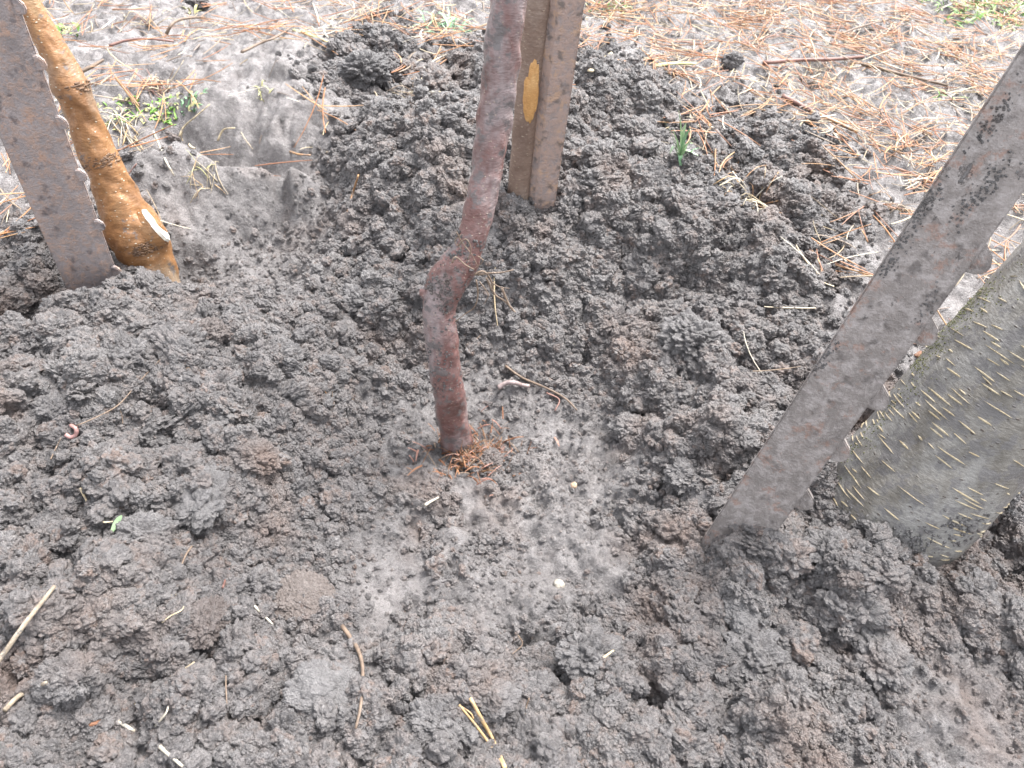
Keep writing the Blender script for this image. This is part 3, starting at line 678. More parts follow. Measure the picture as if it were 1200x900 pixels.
def post(edges, y0, yaw, label, material, thick, lugs, lug_fn, up=.7, down=.10, rib=True, fold=None, tilt=0.0):
    """edges: (photo row, left x, right x) low to high; a rolled steel bar with a rib behind and lugs on one edge"""
    cs, ws = [], []
    for (py, xl, xr) in edges:
        if not cs: o0 = PY((xl+xr)/2, py, y0)
        e = []
        for xx in (xl, xr):
            rr_ = ray(xx, py); nn = np.array([-math.sin(yaw), math.cos(yaw), -tilt]); e.append(CAM+rr_*(np.dot(o0-CAM, nn)/np.dot(rr_, nn)))
        cs.append((e[0]+e[1])/2); ws.append(e[1]-e[0])
    a, z = cs[0], cs[-1]; ax = (z-a)/np.linalg.norm(z-a); wd = float(np.mean([np.linalg.norm(w_-ax*np.dot(w_, ax)) for w_ in ws]))
    X = np.array([math.cos(yaw), math.sin(yaw), 0]); X = X-ax*np.dot(X, ax); X /= np.linalg.norm(X); Yb = np.cross(ax, X)     # Yb points away from the camera
    if Yb[1] < 0: Yb = -Yb
    root = thing('steel_post', a, label, 'post'); L = np.array(root.location)
    line = [a-ax*down]+[a+ax*t for t in np.linspace(0, np.linalg.norm(z-a)+up, 12)]
    h = wd/2; t = thick
    if fold: prof_ = [(-h, t*.2+fold[1]), (fold[0]*h, 0), (h, fold[1]*.8), (h, fold[1]*.8+t), (fold[0]*h, t*1.2), (-h, t*1.2+fold[1])]
    else: prof_ = [(-h, 0), (h, 0), (h, t), (-h, t)]
    if np.dot(np.cross(X, Yb), ax) < 0: prof_ = prof_[::-1]
    v, f = extrude(prof_, line, X, Yb); me = new_mesh('flange', v-L, f, False, material); rounded(me); link('flange', me, root)
    if rib:
        r0 = fold[1]*.3+t*.9 if fold else t*.98
        pr = [(-t*.55, r0), (t*.55, r0), (t*.45, r0+wd*.55), (-t*.45, r0+wd*.55)]
        v, f = extrude(pr, line, X, Yb); me = new_mesh('rib', v-L, f, False, material); rounded(me); link('rib', me, root)
    for py in lugs:
        ts = np.linspace(-.1, .6, 1400); ts = ts[[depth(a+ax*t_) > .05 for t_ in ts]]
        c = a+ax*ts[int(np.argmin([abs(img_y(a+ax*t_+X*h)-py) for t_ in ts]))]; poly, dp = lug_fn(wd)
        vv = [c+X*(h+q[0])+ax*q[1]+Yb*s for s in dp for q in poly]; n = len(poly)
        ff = [tuple(range(n))[::-1], tuple(range(n, 2*n))]+[(k, (k+1) % n, n+(k+1) % n, n+k) for k in range(n)]
        me = new_mesh('lug', np.array(vv)-L, ff, False, material); bm = bmesh.new(); bm.from_mesh(me); bmesh.ops.recalc_face_normals(bm, faces=bm.faces); bm.to_mesh(me); bm.free(); rounded(me, .0009); link('lug', me, root)
    return root, a, ax, X, Yb, wd
b = G(108, 338)
pl = post([(338,72,146),(250,35,110),(160,0,76),(60,-44,37)], b[1]-.012, .4, 'rusty brown steel post with small studs at the left edge of the picture', M_STEEL_L, .005, [320,266,208,146,76,10,-60],
     lambda w: ([(-.004, .008), (.001, .007), (.0045, .0025), (.0052, -.002), (.004, -.0055), (-.004, -.006)], (.001, .006)), fold=(.62, .004), tilt=.0)
b = G(634, 252)
pc = post([(256,611,648),(150,622,661),(60,633,675),(0,640,685)], b[1], -.12, 'speckled rust-brown steel post standing right behind the red sapling', M_STEEL_C, .004, [], None, fold=(-.3, .005))
b = G(862, 632)
pr_ = post([(636,818,905),(500,909,1000),(362,1000,1101),(215,1098,1203)], b[1], -.4, 'mud-smeared grey steel post with big rounded lugs, leaning beside the grey trunk', M_STEEL_R, .005, [590,532,470,392,306,205,90],
     lambda w: ([(-.010, .014), (.002, .011), (.0095, .0055), (.0125, -.001), (.0118, -.006), (.007, -.009), (-.010, -.011)], (.0065, .0125)), fold=None, tilt=.3)
# mud clinging to the right post
root, a, ax, X, Yb, wd = pr_; pp = []
for (py, xo, k) in [(240, -.42, 26), (300, -.40, 20), (215, .1, 18), (235, .0, 14), (140, -.3, 18), (420, -.44, 16), (360, .35, 10), (170, .35, 14)]:
    ts = np.linspace(0, .6, 1200); ts = ts[[depth(a+ax*t_) > .05 for t_ in ts]]; lo = ts[int(np.argmin([abs(img_y(a+ax*t_+X*wd*xo)-py) for t_ in ts]))]
    for q in range(k*4): pp.append(a+ax*(lo+random.gauss(0, .010))+X*wd*max(-.49, min(.49, xo+random.gauss(0, .05))))
soil_crust(root, pp, [random.uniform(.0003, .0010) for _ in pp])

# ------------------------------------------------------------------ clods that can be told apart
def clod(px, py, wpx, hpx, label, material=M_CLOD, flat=.55, seed=1, amp=1.0, sink=.15, turn=0, fine=1.0, name='soil_clod', cat='soil clod'):
    p = G(px, py); v, f = lump(6 if wpx > 44 else 5, seed, amp, fine); sx = m(p, wpx)/2; sy = m(p, hpx)/2*1.15
    v = (v*np.array([sx, sy, max(sx, sy)*flat])) @ eul(.12, random.uniform(-.15, .15), turn).T
    z = float(np.median(HZ(p[0]+np.linspace(-sx, sx, 5)*.6, np.full(5, p[1]))))
    o = link(name, new_mesh(name, v, f, False, material), None, (p[0], p[1], z+max(sx, sy)*flat*(.6-sink)))
    return tag(o, label, cat, 'clods of soil')
CL = [(250,392,36,30,'small reddish-brown round clod on the slope below the orange sapling',M_CLOD_BROWN,.7,2,.8),
 (238,588,60,66,'pale grey flattened slab of soil left of the pit, beside a dark hollow',M_CLOD_PALE,.4,3,1.1),
 (355,702,70,52,'light brown smeared patch-like lump of clay left of the bottom middle',M_CLOD_RED,.22,4,.6),
 (242,732,48,48,'brown rounded clod next to a curled straw at the lower left',M_CLOD_BROWN,.5,5,.8),
 (170,632,66,46,'broad crumbly clod beside the little green leaf',M_CLOD,.5,6,1.1),
 (380,812,92,56,'flat pale smooth-topped slab of soil near the bottom, left of the pine needles',M_CLOD_PALE,.3,7,.7),
 (578,820,58,38,'small flat grey slab just above the pair of pine needles',M_CLOD_PALE,.4,8,.9),
 (576,546,26,30,'small smooth brown clod at the foot of the red sapling',M_CLOD_BROWN,.8,9,.5),
 (812,402,74,52,'big knobbly pale clod on the slope right of the pit',M_CLOD,.6,10,1.1),
 (872,350,46,34,'rounded clod below the dry straw bunch on the right heap',M_CLOD,.55,11,1),
 (972,652,58,50,'large crumbly clod packed against the foot of the grey trunk',M_CLOD,.62,12,1.2),
 (885,775,80,66,'large rough clod in the lower right, below the grey steel post',M_CLOD,.5,13,1.1),
 (1028,778,58,60,'tilted grey clod with a dark gap beneath, below the grey trunk',M_CLOD,.5,14,1),
 (1058,748,32,34,'angular grey clod right of the tilted one, below the grey trunk',M_CLOD,.7,15,.7),
 (870,722,52,42,'smooth-faced lump of soil between the grey post and the bottom edge',M_CLOD_PALE,.5,16,.6),
 (1004,680,40,22,'reddish-brown flat fragment touching the base of the grey trunk',M_CLOD_BROWN,.5,17,.8),
 (300,545,54,40,'knobbly dark clod on the left slope of the pit',M_CLOD,.6,18,1.1),
 (140,425,58,44,'lumpy grey clod on the left mound below the rusty post',M_CLOD,.6,19,1.1),
 (405,55,20,22,'small dark clod lying alone on the trodden mud at the top',M_CLOD,.9,20,.8),
 (425,92,60,34,'dark crumbly heap of soil on the mud left of the red sapling',M_CLOD,.6,21,1.3),
 (857,76,26,14,'small blackish lump on the straw-covered mud at the upper right',M_CLOD,.7,22,1),
 (232,8,26,18,'dark lump of soil at the very top left, beside a yellow sprig',M_CLOD,.7,23,1),
 (735,505,40,30,'loose grey clod on the right side of the pit floor',M_CLOD,.6,24,1),
 (800,560,44,36,'crumbly clod left of the foot of the grey steel post',M_CLOD,.55,25,1.1),
 (60,480,50,42,'grey clod on the left edge of the mound above a pink worm',M_CLOD,.5,26,1.1),
 (75,795,70,46,'wide dark clod with a hollow beneath in the lower left corner',M_CLOD,.5,27,1.1),
 (690,770,70,50,'rough clod with cracks right of the bottom middle',M_CLOD,.5,28,1.1),
 (510,850,70,50,'crumbly clod at the bottom edge left of the pine needles',M_CLOD,.5,29,1.1),
 (420,360,50,36,'clod on the slope between the orange and the red sapling',M_CLOD,.55,30,1.1),
 (700,215,44,30,'dark clod on the heap right of the middle steel post',M_CLOD,.6,31,1.1)]
for c in CL: clod(*c[:4], c[4], c[5], c[6], c[7], c[8], fine=.8 if c[5] is M_CLOD_PALE else 1.5)

# ------------------------------------------------------------------ straw and needle litter on the trodden ground
LIT = [(700,40,110,.9),(850,40,150,1),(1000,60,150,1),(1130,120,130,.9),(760,110,90,.9),(880,130,90,.6),(1010,130,110,.8),(480,40,90,.8),(450,15,70,.9),(540,70,60,.9),(490,120,40,.8),(370,20,70,.5),(140,70,80,.45),(200,60,70,.45),(130,135,60,.6),(60,20,90,.5),(250,20,90,.45),(330,110,90,.14),(400,150,60,.2),(230,170,60,.3),(1100,200,90,.45),(1060,240,60,.3),(1190,230,80,.5),(1110,400,50,.5),(1180,380,60,.4),(640,20,60,.8),(870,235,28,.2),(20,200,60,.4),(590,60,60,.8)]
def litter_density(x, y):
    d = blob(x, y, LIT, 0.0); beyond = np.clip((y-1.35)/.2, 0, 1)*np.where(x > -.25, .8, .35); side = np.clip((x-.75)/.2, 0, 1)*np.clip((y-.75)/.3, 0, 1)*.6
    d = d*np.where(x < -.12, .6, 1.0); d = np.maximum(np.maximum(d, beyond), side); return np.clip(d*(.45+1.9*np.clip(.35+fbm(x*9, y*9, 3, 201), 0, 1)), 0, 1)*np.clip(1.15-1.6*bil(DUG, x, y), .0, 1)
MEDZ = BASE+(MED-BASE)+.25*(Z-MED)
def make_litter(name, label, n, L, r, cols, bend, flat, lift, pair=False, straight=True):
    V = []; Fq = []; Tn = []; o = 0; NN = 5; SG = 4; got = 0
    x = RNG.uniform(-1.5, 1.5, n*14); y = RNG.uniform(.35, 2.4, n*14)
    k = RNG.uniform(0, 1, len(x)) < litter_density(x, y); x = x[k][:n]; y = y[k][:n]
    for x0, y0 in zip(x, y):
        for rep in range(2 if pair else 1):
            az = random.uniform(0, 6.283) if rep == 0 else az+random.uniform(.05, .2)
            ln = random.uniform(*L); cv = random.gauss(0, bend); s = np.linspace(0, 1, NN)
            aa = az+cv*s; dx = np.concatenate([[0], np.cumsum(np.cos(aa[:-1]))])*ln/(NN-1); dy = np.concatenate([[0], np.cumsum(np.sin(aa[:-1]))])*ln/(NN-1)
            X = x0+dx; Y = y0+dy; zz = HZ(X, Y); up = random.uniform(*lift)
            ln_fit = np.polyfit(s, zz, 1); zl = np.polyval(ln_fit, s); zl += max(0, np.max(zz-zl)*.6)
            tilt = random.gauss(0, .12)*ln
            C = np.stack([X, Y, zl+up+r[0]+np.abs(tilt)*(s if tilt > 0 else 1-s)], 1)
            rr = random.uniform(*r); v, f = tube(C, rr*np.array([.9, 1, 1, .9, .5]), SG, flat, cap=False)
            V.append(v); Fq.append(np.array(f)+o); o += len(v); c = np.array(random.choice(cols))*random.uniform(.6, .95); Tn.append(np.tile(np.append(c, 1), (len(v), 1)))
    me = new_mesh(name, np.vstack(V), np.vstack(Fq), True, M_LITTER)
    a = me.attributes.new('tone', 'FLOAT_COLOR', 'POINT'); a.data.foreach_set('color', np.vstack(Tn).astype(np.float32).ravel())
    return tag(link(name, me), label, 'straw', kind='stuff')
TAN = [(.46, .36, .22), (.58, .49, .34), (.68, .62, .5), (.50, .42, .30), (.36, .27, .17), (.28, .21, .15)]
ORG = [(.40, .17, .07), (.46, .22, .09), (.33, .14, .07), (.5, .29, .14)]
make_litter('straw_litter', 'dry buff straw strewn over the trodden mud at the back', 6500, (.012, .06), (.0005, .0015), TAN, .5, .45, (.0, .010))
make_litter('pine_needle_litter', 'rusty orange pine needles scattered over the mud at the back', 4000, (.03, .085), (.0006, .0011), ORG, .35, .8, (.001, .012), True)
make_litter('dead_leaf_litter', 'short grey-brown scraps of dead stalk trodden into the mud', 3000, (.008, .03), (.0008, .002), [(.2, .15, .12), (.27, .2, .15), (.15, .11, .09), (.4, .32, .22)], .8, .5, (-.001, .003))

# ------------------------------------------------------------------ single straws, twigs, needles, worms
def strand(name, pix, r, label, cat, material, lift=.008, flat=.8, end=.6, group=None, n=None, seg=6, rough=.15, sag=True):
    P = []
    for k, q in enumerate(pix):
        p = G(q[0], q[1], lift+(q[2] if len(q) > 2 else 0)); P.append(p)
    C = catmull(P, n or max(6, 4*len(P))); dz_ = HZ(C[:, 0], C[:, 1])+.005-C[:, 2]; C[:, 2] += np.clip(np.percentile(dz_, 92), 0, .014); loc = C[0].copy()
    v, f = tube(C-loc, np.linspace(1, end, len(C))*m(C[len(C)//2], r*.8)/2, seg, flat, rough, 300, None, random.randint(1, 99))
    return tag(link(name, new_mesh(name, v, f, True, material), None, loc), label, cat, group)
S = strand
S('twig', [(-15,790,.03),(0,772,.024),(30,730,.016),(64,687,.012)], 9, 'straight pale brown twig poking in from the lower left edge', 'twig', M_TWIG_PALE, .004, 1, .75)
S('twig', [(12,838),(28,822),(46,813),(60,806)], 8, 'short bent tan twig near the lower left corner', 'twig', M_TWIG_PALE, .003, 1, .7)
S('straw', [(140,846),(152,854),(161,858)], 7, 'short white straw end at the lower left, above the longer white straw', 'straw', M_STRAW_W)
S('straw', [(180,868),(195,882),(214,898)], 7, 'longer broken white straw running off towards the bottom left', 'straw', M_STRAW_W)
S('straw', [(158,826),(178,812),(196,798),(228,776)], 5, 'thin yellowish straw slanting upwards at the lower left', 'straw', M_STRAW)
S('straw', [(182,852),(194,838),(198,828)], 5, 'stubby pale straw between the slanting straw and the white one', 'straw', M_STRAW_W)
S('straw', [(192,700),(205,697),(216,700),(214,714),(200,722),(190,730)], 3.5, 'curled tan straw loop next to a brown clod', 'straw', M_STRAW)
S('straw', [(298,710),(310,722),(320,732)], 4.5, 'short pale straw beside the light brown lump', 'straw', M_STRAW_W)
S('straw', [(266,783),(265,800),(266,826)], 3, 'thin upright brown stalk at the lower left, pressed in the soil', 'straw', M_TWIG)
S('twig', [(402,738),(420,765),(426,790),(424,830),(418,858)], 7, 'curved dark root-like twig lying downwards left of the bottom middle', 'twig', M_TWIG, .003)
S('straw', [(94,572),(98,580),(103,590)], 5, 'small buff straw on the left slope above the green leaf', 'straw', M_STRAW)
S('straw', [(112,610),(122,612),(132,611)], 3.5, 'short straw touching the little green leaf', 'straw', M_STRAW)
S('straw', [(672,402),(673,410),(674,419)], 5.5, 'tiny upright cream straw on the back slope of the pit', 'straw', M_STRAW_W)
S('straw', [(498,592),(506,587),(514,583)], 5, 'small pale straw left below the foot of the red sapling', 'straw', M_STRAW_W)
S('straw', [(545,412),(556,402),(566,392)], 2, 'hair-thin root lying on the slope right of the red stem', 'root', M_ROOT, .002)
S('twig', [(592,430),(612,444),(640,456),(662,468),(676,482)], 4, 'thin dark twig on the pit floor right of the pale worm', 'twig', M_TWIG, .003, 1, .6)
S('twig', [(640,462),(655,470),(650,483)], 3, 'tiny brown twig end crossing below the dark twig in the pit', 'twig', M_TWIG_RED, .003)
S('earthworm', [(584,457),(592,452),(602,451),(612,454),(620,455)], 8, 'pale pinkish earthworm lying on the pit floor', 'earthworm', M_WORM, .004, 1, .7, seg=10, n=24)
S('earthworm', [(78,511),(84,514),(90,511),(90,504),(84,500)], 7, 'small curled pink worm on the left mound', 'earthworm', M_WORM_PINK, .004, 1, .8, seg=10, n=24)
S('root', [(92,502),(115,492),(140,478),(160,456),(178,436),(200,415),(222,402)], 2.2, 'long hair-thin root trailing across the left mound', 'root', M_ROOT, .004)
S('root', [(140,478),(143,488),(144,497)], 2.2, 'short side root hanging from the hair-thin root', 'root', M_ROOT, .003)
S('root', [(150,328,.0),(165,320,.012),(185,317,.02),(205,328,.01),(212,340)], 2, 'thin arching root in front of the orange sapling foot', 'root', M_ROOT, .003)
S('root', [(64,545),(70,532),(76,520)], 2, 'thin root thread below the curled pink worm', 'root', M_ROOT, .003)
S('straw', [(183,165),(192,186),(199,202),(208,218)], 4.5, 'straight cream straw on the mud bank right of the orange sapling', 'straw', M_STRAW_W, .005)
S('twig', [(405,259),(409,245),(414,226),(420,207,.01)], 9, 'upright orange-brown bark strip stuck in the soil left of the red sapling', 'bark strip', M_NEEDLE, .003, .5)
S('straw', [(225,640),(218,650),(212,664)], 4, 'slim pinkish stalk scrap in the left middle below the pale slab', 'straw', M_ROOT)
S('straw', [(262,690),(266,678),(270,668)], 4, 'small brown stalk upright above the straw scrap at left', 'straw', M_TWIG_RED)
S('straw', [(700,775),(708,770),(719,762)], 6, 'stubby yellowish straw right of the bottom middle', 'straw', M_STRAW)
S('straw', [(607,745),(612,756),(598,770),(596,785)], 2.2, 'grey hair-thin root curving down in the bottom middle', 'root', M_ROOT)
S('straw', [(620,818),(617,828),(616,838)], 3, 'short grey stalk scrap above the bottom edge', 'straw', M_TWIG)
S('straw', [(998,528),(1006,529),(1015,530)], 3, 'tiny white straw bridging the gap between grey post and trunk', 'straw', M_STRAW_W, .006)
S('straw', [(555,842),(551,835),(538,826)], 3, 'thin broken needle tip beside the pine needle pair', 'needle', M_NEEDLE_TAN)
# the pair of needles at the bottom: one thing with two needles
b = G(590, 898)
nd = thing('pine_needle_pair', b, 'pair of tan pine needles joined at one end at the bottom middle', 'pine needles')
for pix, r in (([(592,900,.004),(578,868,.006),(564,842,.006),(551,818,.005)], 6), ([(591,900,.004),(575,874,.006),(556,848,.004),(538,826,.002)], 4)):
    C = catmull([G(a, q, .007+l_) for a, q, l_ in pix], 12); C[:, 2] += np.clip(np.percentile(HZ(C[:, 0], C[:, 1])+.003-C[:, 2], 85), 0, .012); v, f = tube(C-np.array(nd.location), np.linspace(1, .8, 12)*m(b, r)/2, 6, .7); link('needle', new_mesh('needle', v, f, True, M_NEEDLE_TAN), nd)
# sticks on the mud at the back
S('twig', [(895,74),(935,71),(975,70),(1012,67)], 6, 'straight reddish stick lying level on the straw at the upper right', 'stick', M_TWIG_RED, .008, 1, .7)
S('twig', [(915,118),(935,128),(950,136)], 9, 'dark brown stick on the straw, upper end of the slanting pair', 'stick', M_TWIG_RED, .008, .8, .8)
S('twig', [(948,136),(975,147),(1003,160)], 8, 'orange-brown stick continuing from the dark stick down to the right', 'stick', M_NEEDLE, .007, .7, .8)
S('twig', [(1010,75),(1060,88),(1110,100)], 5, 'long thin brown stalk across the straw near the right post', 'stick', M_TWIG, .008, 1, .7)
S('twig', [(975,45),(1010,32),(1050,22)], 4, 'thin grey stalk near the top right grass patch', 'stick', M_TWIG, .008)
S('straw', [(757,82),(785,78),(815,78)], 9, 'flat yellow-green blade lying on straw right of the middle post', 'grass blade', M_GRASS_YEL, .010, .3)
S('straw', [(690,95),(702,82),(716,72)], 9, 'wide cream straw blade close to the middle post', 'straw', M_STRAW, .008, .35)
S('straw', [(345,40),(375,50),(402,62)], 7, 'pale green stalk leading to the small lone clod at the top', 'grass blade', M_GRASS_YEL, .008, .5)
S('twig', [(285,68),(305,58),(325,50),(345,36)], 5, 'dark twig on the trodden mud at the top left middle', 'twig', M_TWIG, .006)
S('twig', [(195,40,.02),(202,28,.03),(215,22,.02),(240,20)], 6, 'dark forked stalk standing on the mud at the top left', 'twig', M_TWIG, .006)
S('twig', [(130,60),(150,54),(175,52),(205,55)], 5, 'red-brown stalk lying on straw at the top left', 'twig', M_TWIG_RED, .006)
S('twig', [(90,88),(108,80),(122,72)], 8, 'grey-brown bark scrap on mud right behind the orange sapling', 'twig', M_TWIG, .006)
S('straw', [(210,160),(216,148),(230,136),(246,122)], 4, 'thin tan stalk rising from the bank edge at left', 'straw', M_STRAW, .006)
S('straw', [(255,165),(262,152),(275,150)], 4, 'bent tan stalk on the bank edge left of a dry tuft', 'straw', M_STRAW, .006)
S('straw', [(340,188),(352,192),(366,193)], 4, 'tiny orange sliver at the rim of the bank', 'bark strip', M_NEEDLE, .004)
S('straw', [(145,208),(152,202),(160,192)], 4, 'pinkish bark scrap lying on the bank beside the orange sapling', 'bark strip', M_TWIG_RED, .005)
S('straw', [(1140,90),(1165,82),(1195,84)], 3, 'long orange needle on the straw by the right post', 'needle', M_NEEDLE, .008)

# pebbles, seed, chips, leaf
def bit(name, px, py, wpx, label, cat, material, seed, flat=.7, amp=.5):
    p = G(px, py); s = m(p, wpx)/2; v, f = lump(3, seed, amp, 0)
    o = link(name, new_mesh(name, v*np.array([s*1.15, s, s*flat]), f, False, material), None, (p[0], p[1], p[2]+s*flat*.6))
    o.rotation_euler = (random.uniform(-.4, .4), random.uniform(-.4, .4), random.random()*6); return tag(o, label, cat)
bit('pebble', 655, 687, 13, 'small cream-white pebble below the pit, right of the middle', 'pebble', M_PEBBLE, 3)
bit('pebble', 740, 739, 6, 'tiny white pebble right of the bottom middle', 'pebble', M_PEBBLE, 6)
bit('wood_chip', 697, 778, 9, 'small orange-brown wood chip beside a stubby straw', 'wood chip', M_CHIP, 9)
bit('seed', 199, 432, 8, 'small round yellow seed on the left mound', 'seed', M_BUD, 11, .9, .2)
bit('wood_chip', 221, 434, 10, 'tan husk lying right of the yellow seed', 'wood chip', M_CHIP, 12)
bit('wood_chip', 197, 453, 10, 'reddish chip below the yellow seed', 'wood chip', M_FIBRE, 14)
bit('wood_chip', 163, 708, 9, 'reddish chip at the lower left above the slanting straw', 'wood chip', M_FIBRE, 15)
bit('wood_chip', 672, 570, 8, 'small pale chip on the pit floor right of the red sapling', 'wood chip', M_CHIP, 16)
bit('pebble', 487, 843, 5, 'very small pale green grain at the bottom middle', 'pebble', M_BUD, 17)
bit('wood_chip', 110, 842, 16, 'dark reddish bark flake in the lower left corner', 'wood chip', M_FIBRE, 18, .3)
bit('wood_chip', 875, 660, 9, 'small round tan crumb under the foot of the grey steel post', 'wood chip', M_CHIP, 19)
bit('wood_chip', 1078, 416, 15, 'small orange bark flake between grey post and grey trunk', 'wood chip', M_FIBRE, 20, .3)
p = G(137, 613, .012); q = G(130, 625, .010); r_ = G(143, 604, .014)
def leaf(name, A, B, C, w, material, label=None, cat=None, parent=None, loc=None, n=9):
    P = catmull([A, B, C], n); loc = np.array(loc if loc is not None else A); side = np.cross(P[-1]-P[0], [0, 0, 1.0]); side /= np.linalg.norm(side)+1e-9; vv = []
    for k, c in enumerate(P):
        s = w*math.sin(math.pi*min(1, (k+.6)/(n-.2)))**.7; vv += [c-side*s+np.array([0, 0, s*.25]), c-np.array([0, 0, s*.15]), c+side*s+np.array([0, 0, s*.25])]
    ff = []
    for k in range(n-1):
        for j in range(2): ff.append((k*3+j, k*3+j+1, k*3+j+4, k*3+j+3))
    o = link(name, new_mesh(name, np.array(vv)-loc, ff, True, material), parent, loc if parent is None else (0, 0, 0))
    return tag(o, label, cat) if label else o
leaf('leaf', q, p, r_, m(p, 4.5), M_LEAF, 'small fresh green leaf lying on soil at the left', 'leaf')

# ------------------------------------------------------------------ grass and dry tufts
def tuft(px, py, wpx, n, L, label, material, wblade, spread=1.0, name='grass_tuft', cat='grass', flatl=.0, mats=None):
    b = G(px, py); t = thing(name, b, label, cat, 'tufts of grass'); R_ = m(b, wpx)/2
    for k in range(n):
        a = random.uniform(0, 6.283); rr = R_*math.sqrt(random.random()); x0, y0 = b[0]+rr*math.cos(a), b[1]+rr*math.sin(a)*.9
        A = np.array([x0, y0, float(HZ(x0, y0)[0])-.001]); az = random.uniform(0, 6.283); ln = random.uniform(*L); el = random.uniform(.25, 1.1)*(1-flatl)
        d = np.array([math.cos(az)*math.cos(el), math.sin(az)*math.cos(el), math.sin(el)])
        B = A+d*ln*.55; Cc = A+d*ln+np.array([math.cos(az)*ln*.15, math.sin(az)*ln*.15, -ln*.25*spread])
        zc = float(HZ(Cc[0], Cc[1])[0])+.001; Cc[2] = max(Cc[2], zc); B[2] = max(B[2], float(HZ(B[0], B[1])[0])+.001)
        leaf('blade', A, B, Cc, wblade*random.uniform(.7, 1.2), random.choice(mats) if mats else material, parent=t, loc=b, n=6)
    return t
tuft(1135, 12, 130, 260, (.018, .045), 'bright green grass patch in the top right corner', M_GRASS, .0016, name='grass_patch')
tuft(518, 32, 44, 40, (.02, .05), 'green grass tuft on the straw left of the red sapling, at the top', M_GRASS_BLUE, .0016)
tuft(715, 15, 60, 46, (.012, .03), 'thin yellowish green grass patch right of the middle post, at the top', M_GRASS, .0013, mats=[M_GRASS, M_GRASS_YEL], name='grass_patch')
tuft(190, 131, 42, 90, (.004, .010), 'small low bright green weed patch on the mud right of the orange sapling', M_GRASS, .0015, name='weed_patch', cat='weed', mats=[M_GRASS, M_GRASS, M_GRASS_YEL])
tuft(140, 133, 60, 50, (.006, .014), 'faded thin green weed patch close to the orange sapling', M_GRASS, .0016, name='weed_patch', cat='weed', mats=[M_GRASS, M_GRASS_YEL])
tuft(222, 117, 36, 36, (.006, .014), 'dull green weed patch behind the bright one at left', M_GRASS_BLUE, .0015, name='weed_patch', cat='weed', mats=[M_GRASS_BLUE, M_GRASS_YEL])
tuft(76, 40, 40, 46, (.008, .018), 'pale green weed patch at the top left beside the orange sapling', M_GRASS, .0016, name='weed_patch', cat='weed', mats=[M_GRASS, M_GRASS_YEL])
tuft(1105, 114, 22, 10, (.01, .025), 'few green blades among the straw near the right post', M_GRASS, .0013)
tuft(224, 14, 12, 5, (.015, .03), 'yellow-green sprig beside the dark lump at the top left', M_GRASS_YEL, .0022)
tuft(312, 112, 16, 8, (.01, .02), 'sparse yellowish sprig on bare mud at the upper left', M_GRASS_YEL, .001)
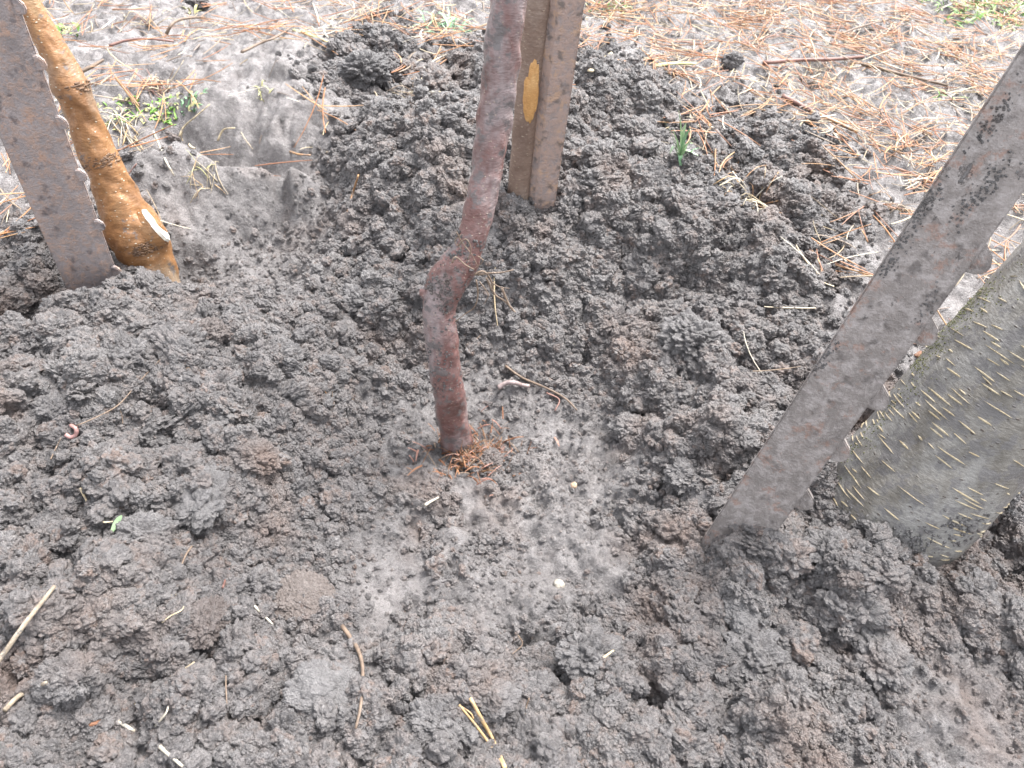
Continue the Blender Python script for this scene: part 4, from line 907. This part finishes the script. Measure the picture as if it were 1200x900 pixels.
# the green sprig on the heap
b = G(797, 190); t = thing('grass_tuft', b, 'upright green grass sprig with bent blades on the right heap', 'grass', 'tufts of grass')
for (x1, y1, x2, y2, w) in [(802,176,818,182,1.6),(806,168,817,160,1.5),(793,165,787,150,1.4),(800,160,804,144,1.4),(788,160,776,138,1.2),(797,182,798,202,1.8),(790,172,785,180,1.4),(808,178,820,173,1.5),(798,152,795,128,1.1),(803,170,812,168,1.5),(795,170,792,160,1.4),(801,165,809,150,1.3)]:
    leaf('blade', b, PY(x1, y1, b[1]-.006), PY(x2, y2, b[1]-.010), m(b, w)*1.5, random.choice([M_GRASS_BLUE, M_LEAF, M_LEAF]), parent=t, loc=b, n=7)
def dry_tuft(px, py, wpx, n, L, label, cols, r=(.0006, .0014), up=.35):
    b = G(px, py); t = thing('dry_grass_tuft', b, label, 'dry grass', 'bunches of dead grass'); R_ = m(b, wpx)/2
    for k in range(n):
        a = random.uniform(0, 6.283); rr = R_*math.sqrt(random.random())*.6; az = random.uniform(0, 6.283); ln = random.uniform(*L)
        x0, y0 = b[0]+rr*math.cos(a), b[1]+rr*math.sin(a); P = []
        for s in (0, .5, 1.0):
            X_, Y_ = x0+math.cos(az)*ln*s, y0+math.sin(az)*ln*s; P.append((X_, Y_, float(HZ(X_, Y_)[0])+.001+up*ln*(math.sin(s*2.2))*random.uniform(.3, 1)))
        v, f = tube(catmull(P, 6)-b, np.linspace(1, .6, 6)*random.uniform(*r), 4, .5); link('stalk', new_mesh('stalk', v, f, True, random.choice(cols)), t)
dry_tuft(872, 235, 64, 34, (.02, .055), 'bunch of cream straw and orange needles on the right heap', [M_STRAW_W, M_STRAW, M_NEEDLE_TAN, M_NEEDLE], (.0009, .0017), .5)
dry_tuft(862, 205, 26, 7, (.012, .03), 'few orange needles above the cream straw bunch on the right heap', [M_NEEDLE, M_NEEDLE_TAN], (.0006, .001))
dry_tuft(490, 118, 60, 40, (.02, .05), 'tan dry grass tuft on the heap left of the red sapling', [M_STRAW, M_STRAW_W, M_STRAW, M_TWIG])
dry_tuft(240, 203, 46, 18, (.012, .03), 'small dry tuft hanging on the bank face at left', [M_STRAW, M_NEEDLE_TAN, M_GRASS_YEL], (.0004, .0009))
dry_tuft(186, 104, 46, 34, (.012, .035), 'dark brown dead tuft on the mud at the upper left', [M_TWIG, M_TWIG_RED, M_STRAW])
dry_tuft(178, 30, 24, 16, (.02, .05), 'upright brown stubble tuft at the top left', [M_TWIG_RED, M_STRAW, M_TWIG], (.0006, .0012), .9)
dry_tuft(150, 152, 50, 26, (.015, .04), 'matted straw tuft on the bank edge below the green weeds', [M_STRAW, M_STRAW_W, M_NEEDLE_TAN])
dry_tuft(1050, 250, 40, 22, (.012, .035), 'brown dead tuft on the mud left of the right post', [M_STRAW, M_TWIG, M_NEEDLE])
dry_tuft(950, 95, 50, 26, (.015, .045), 'dark dead tuft amid the straw at the upper right', [M_TWIG, M_STRAW, M_NEEDLE])
dry_tuft(385, 462, 30, 12, (.008, .02), 'few brown root scraps on the slope left of the red sapling', [M_NEEDLE, M_TWIG], (.0004, .0009))
dry_tuft(1110, 405, 40, 14, (.012, .035), 'straw scraps on the mud between grey post and grey trunk', [M_STRAW, M_TWIG_RED, M_STRAW_W])
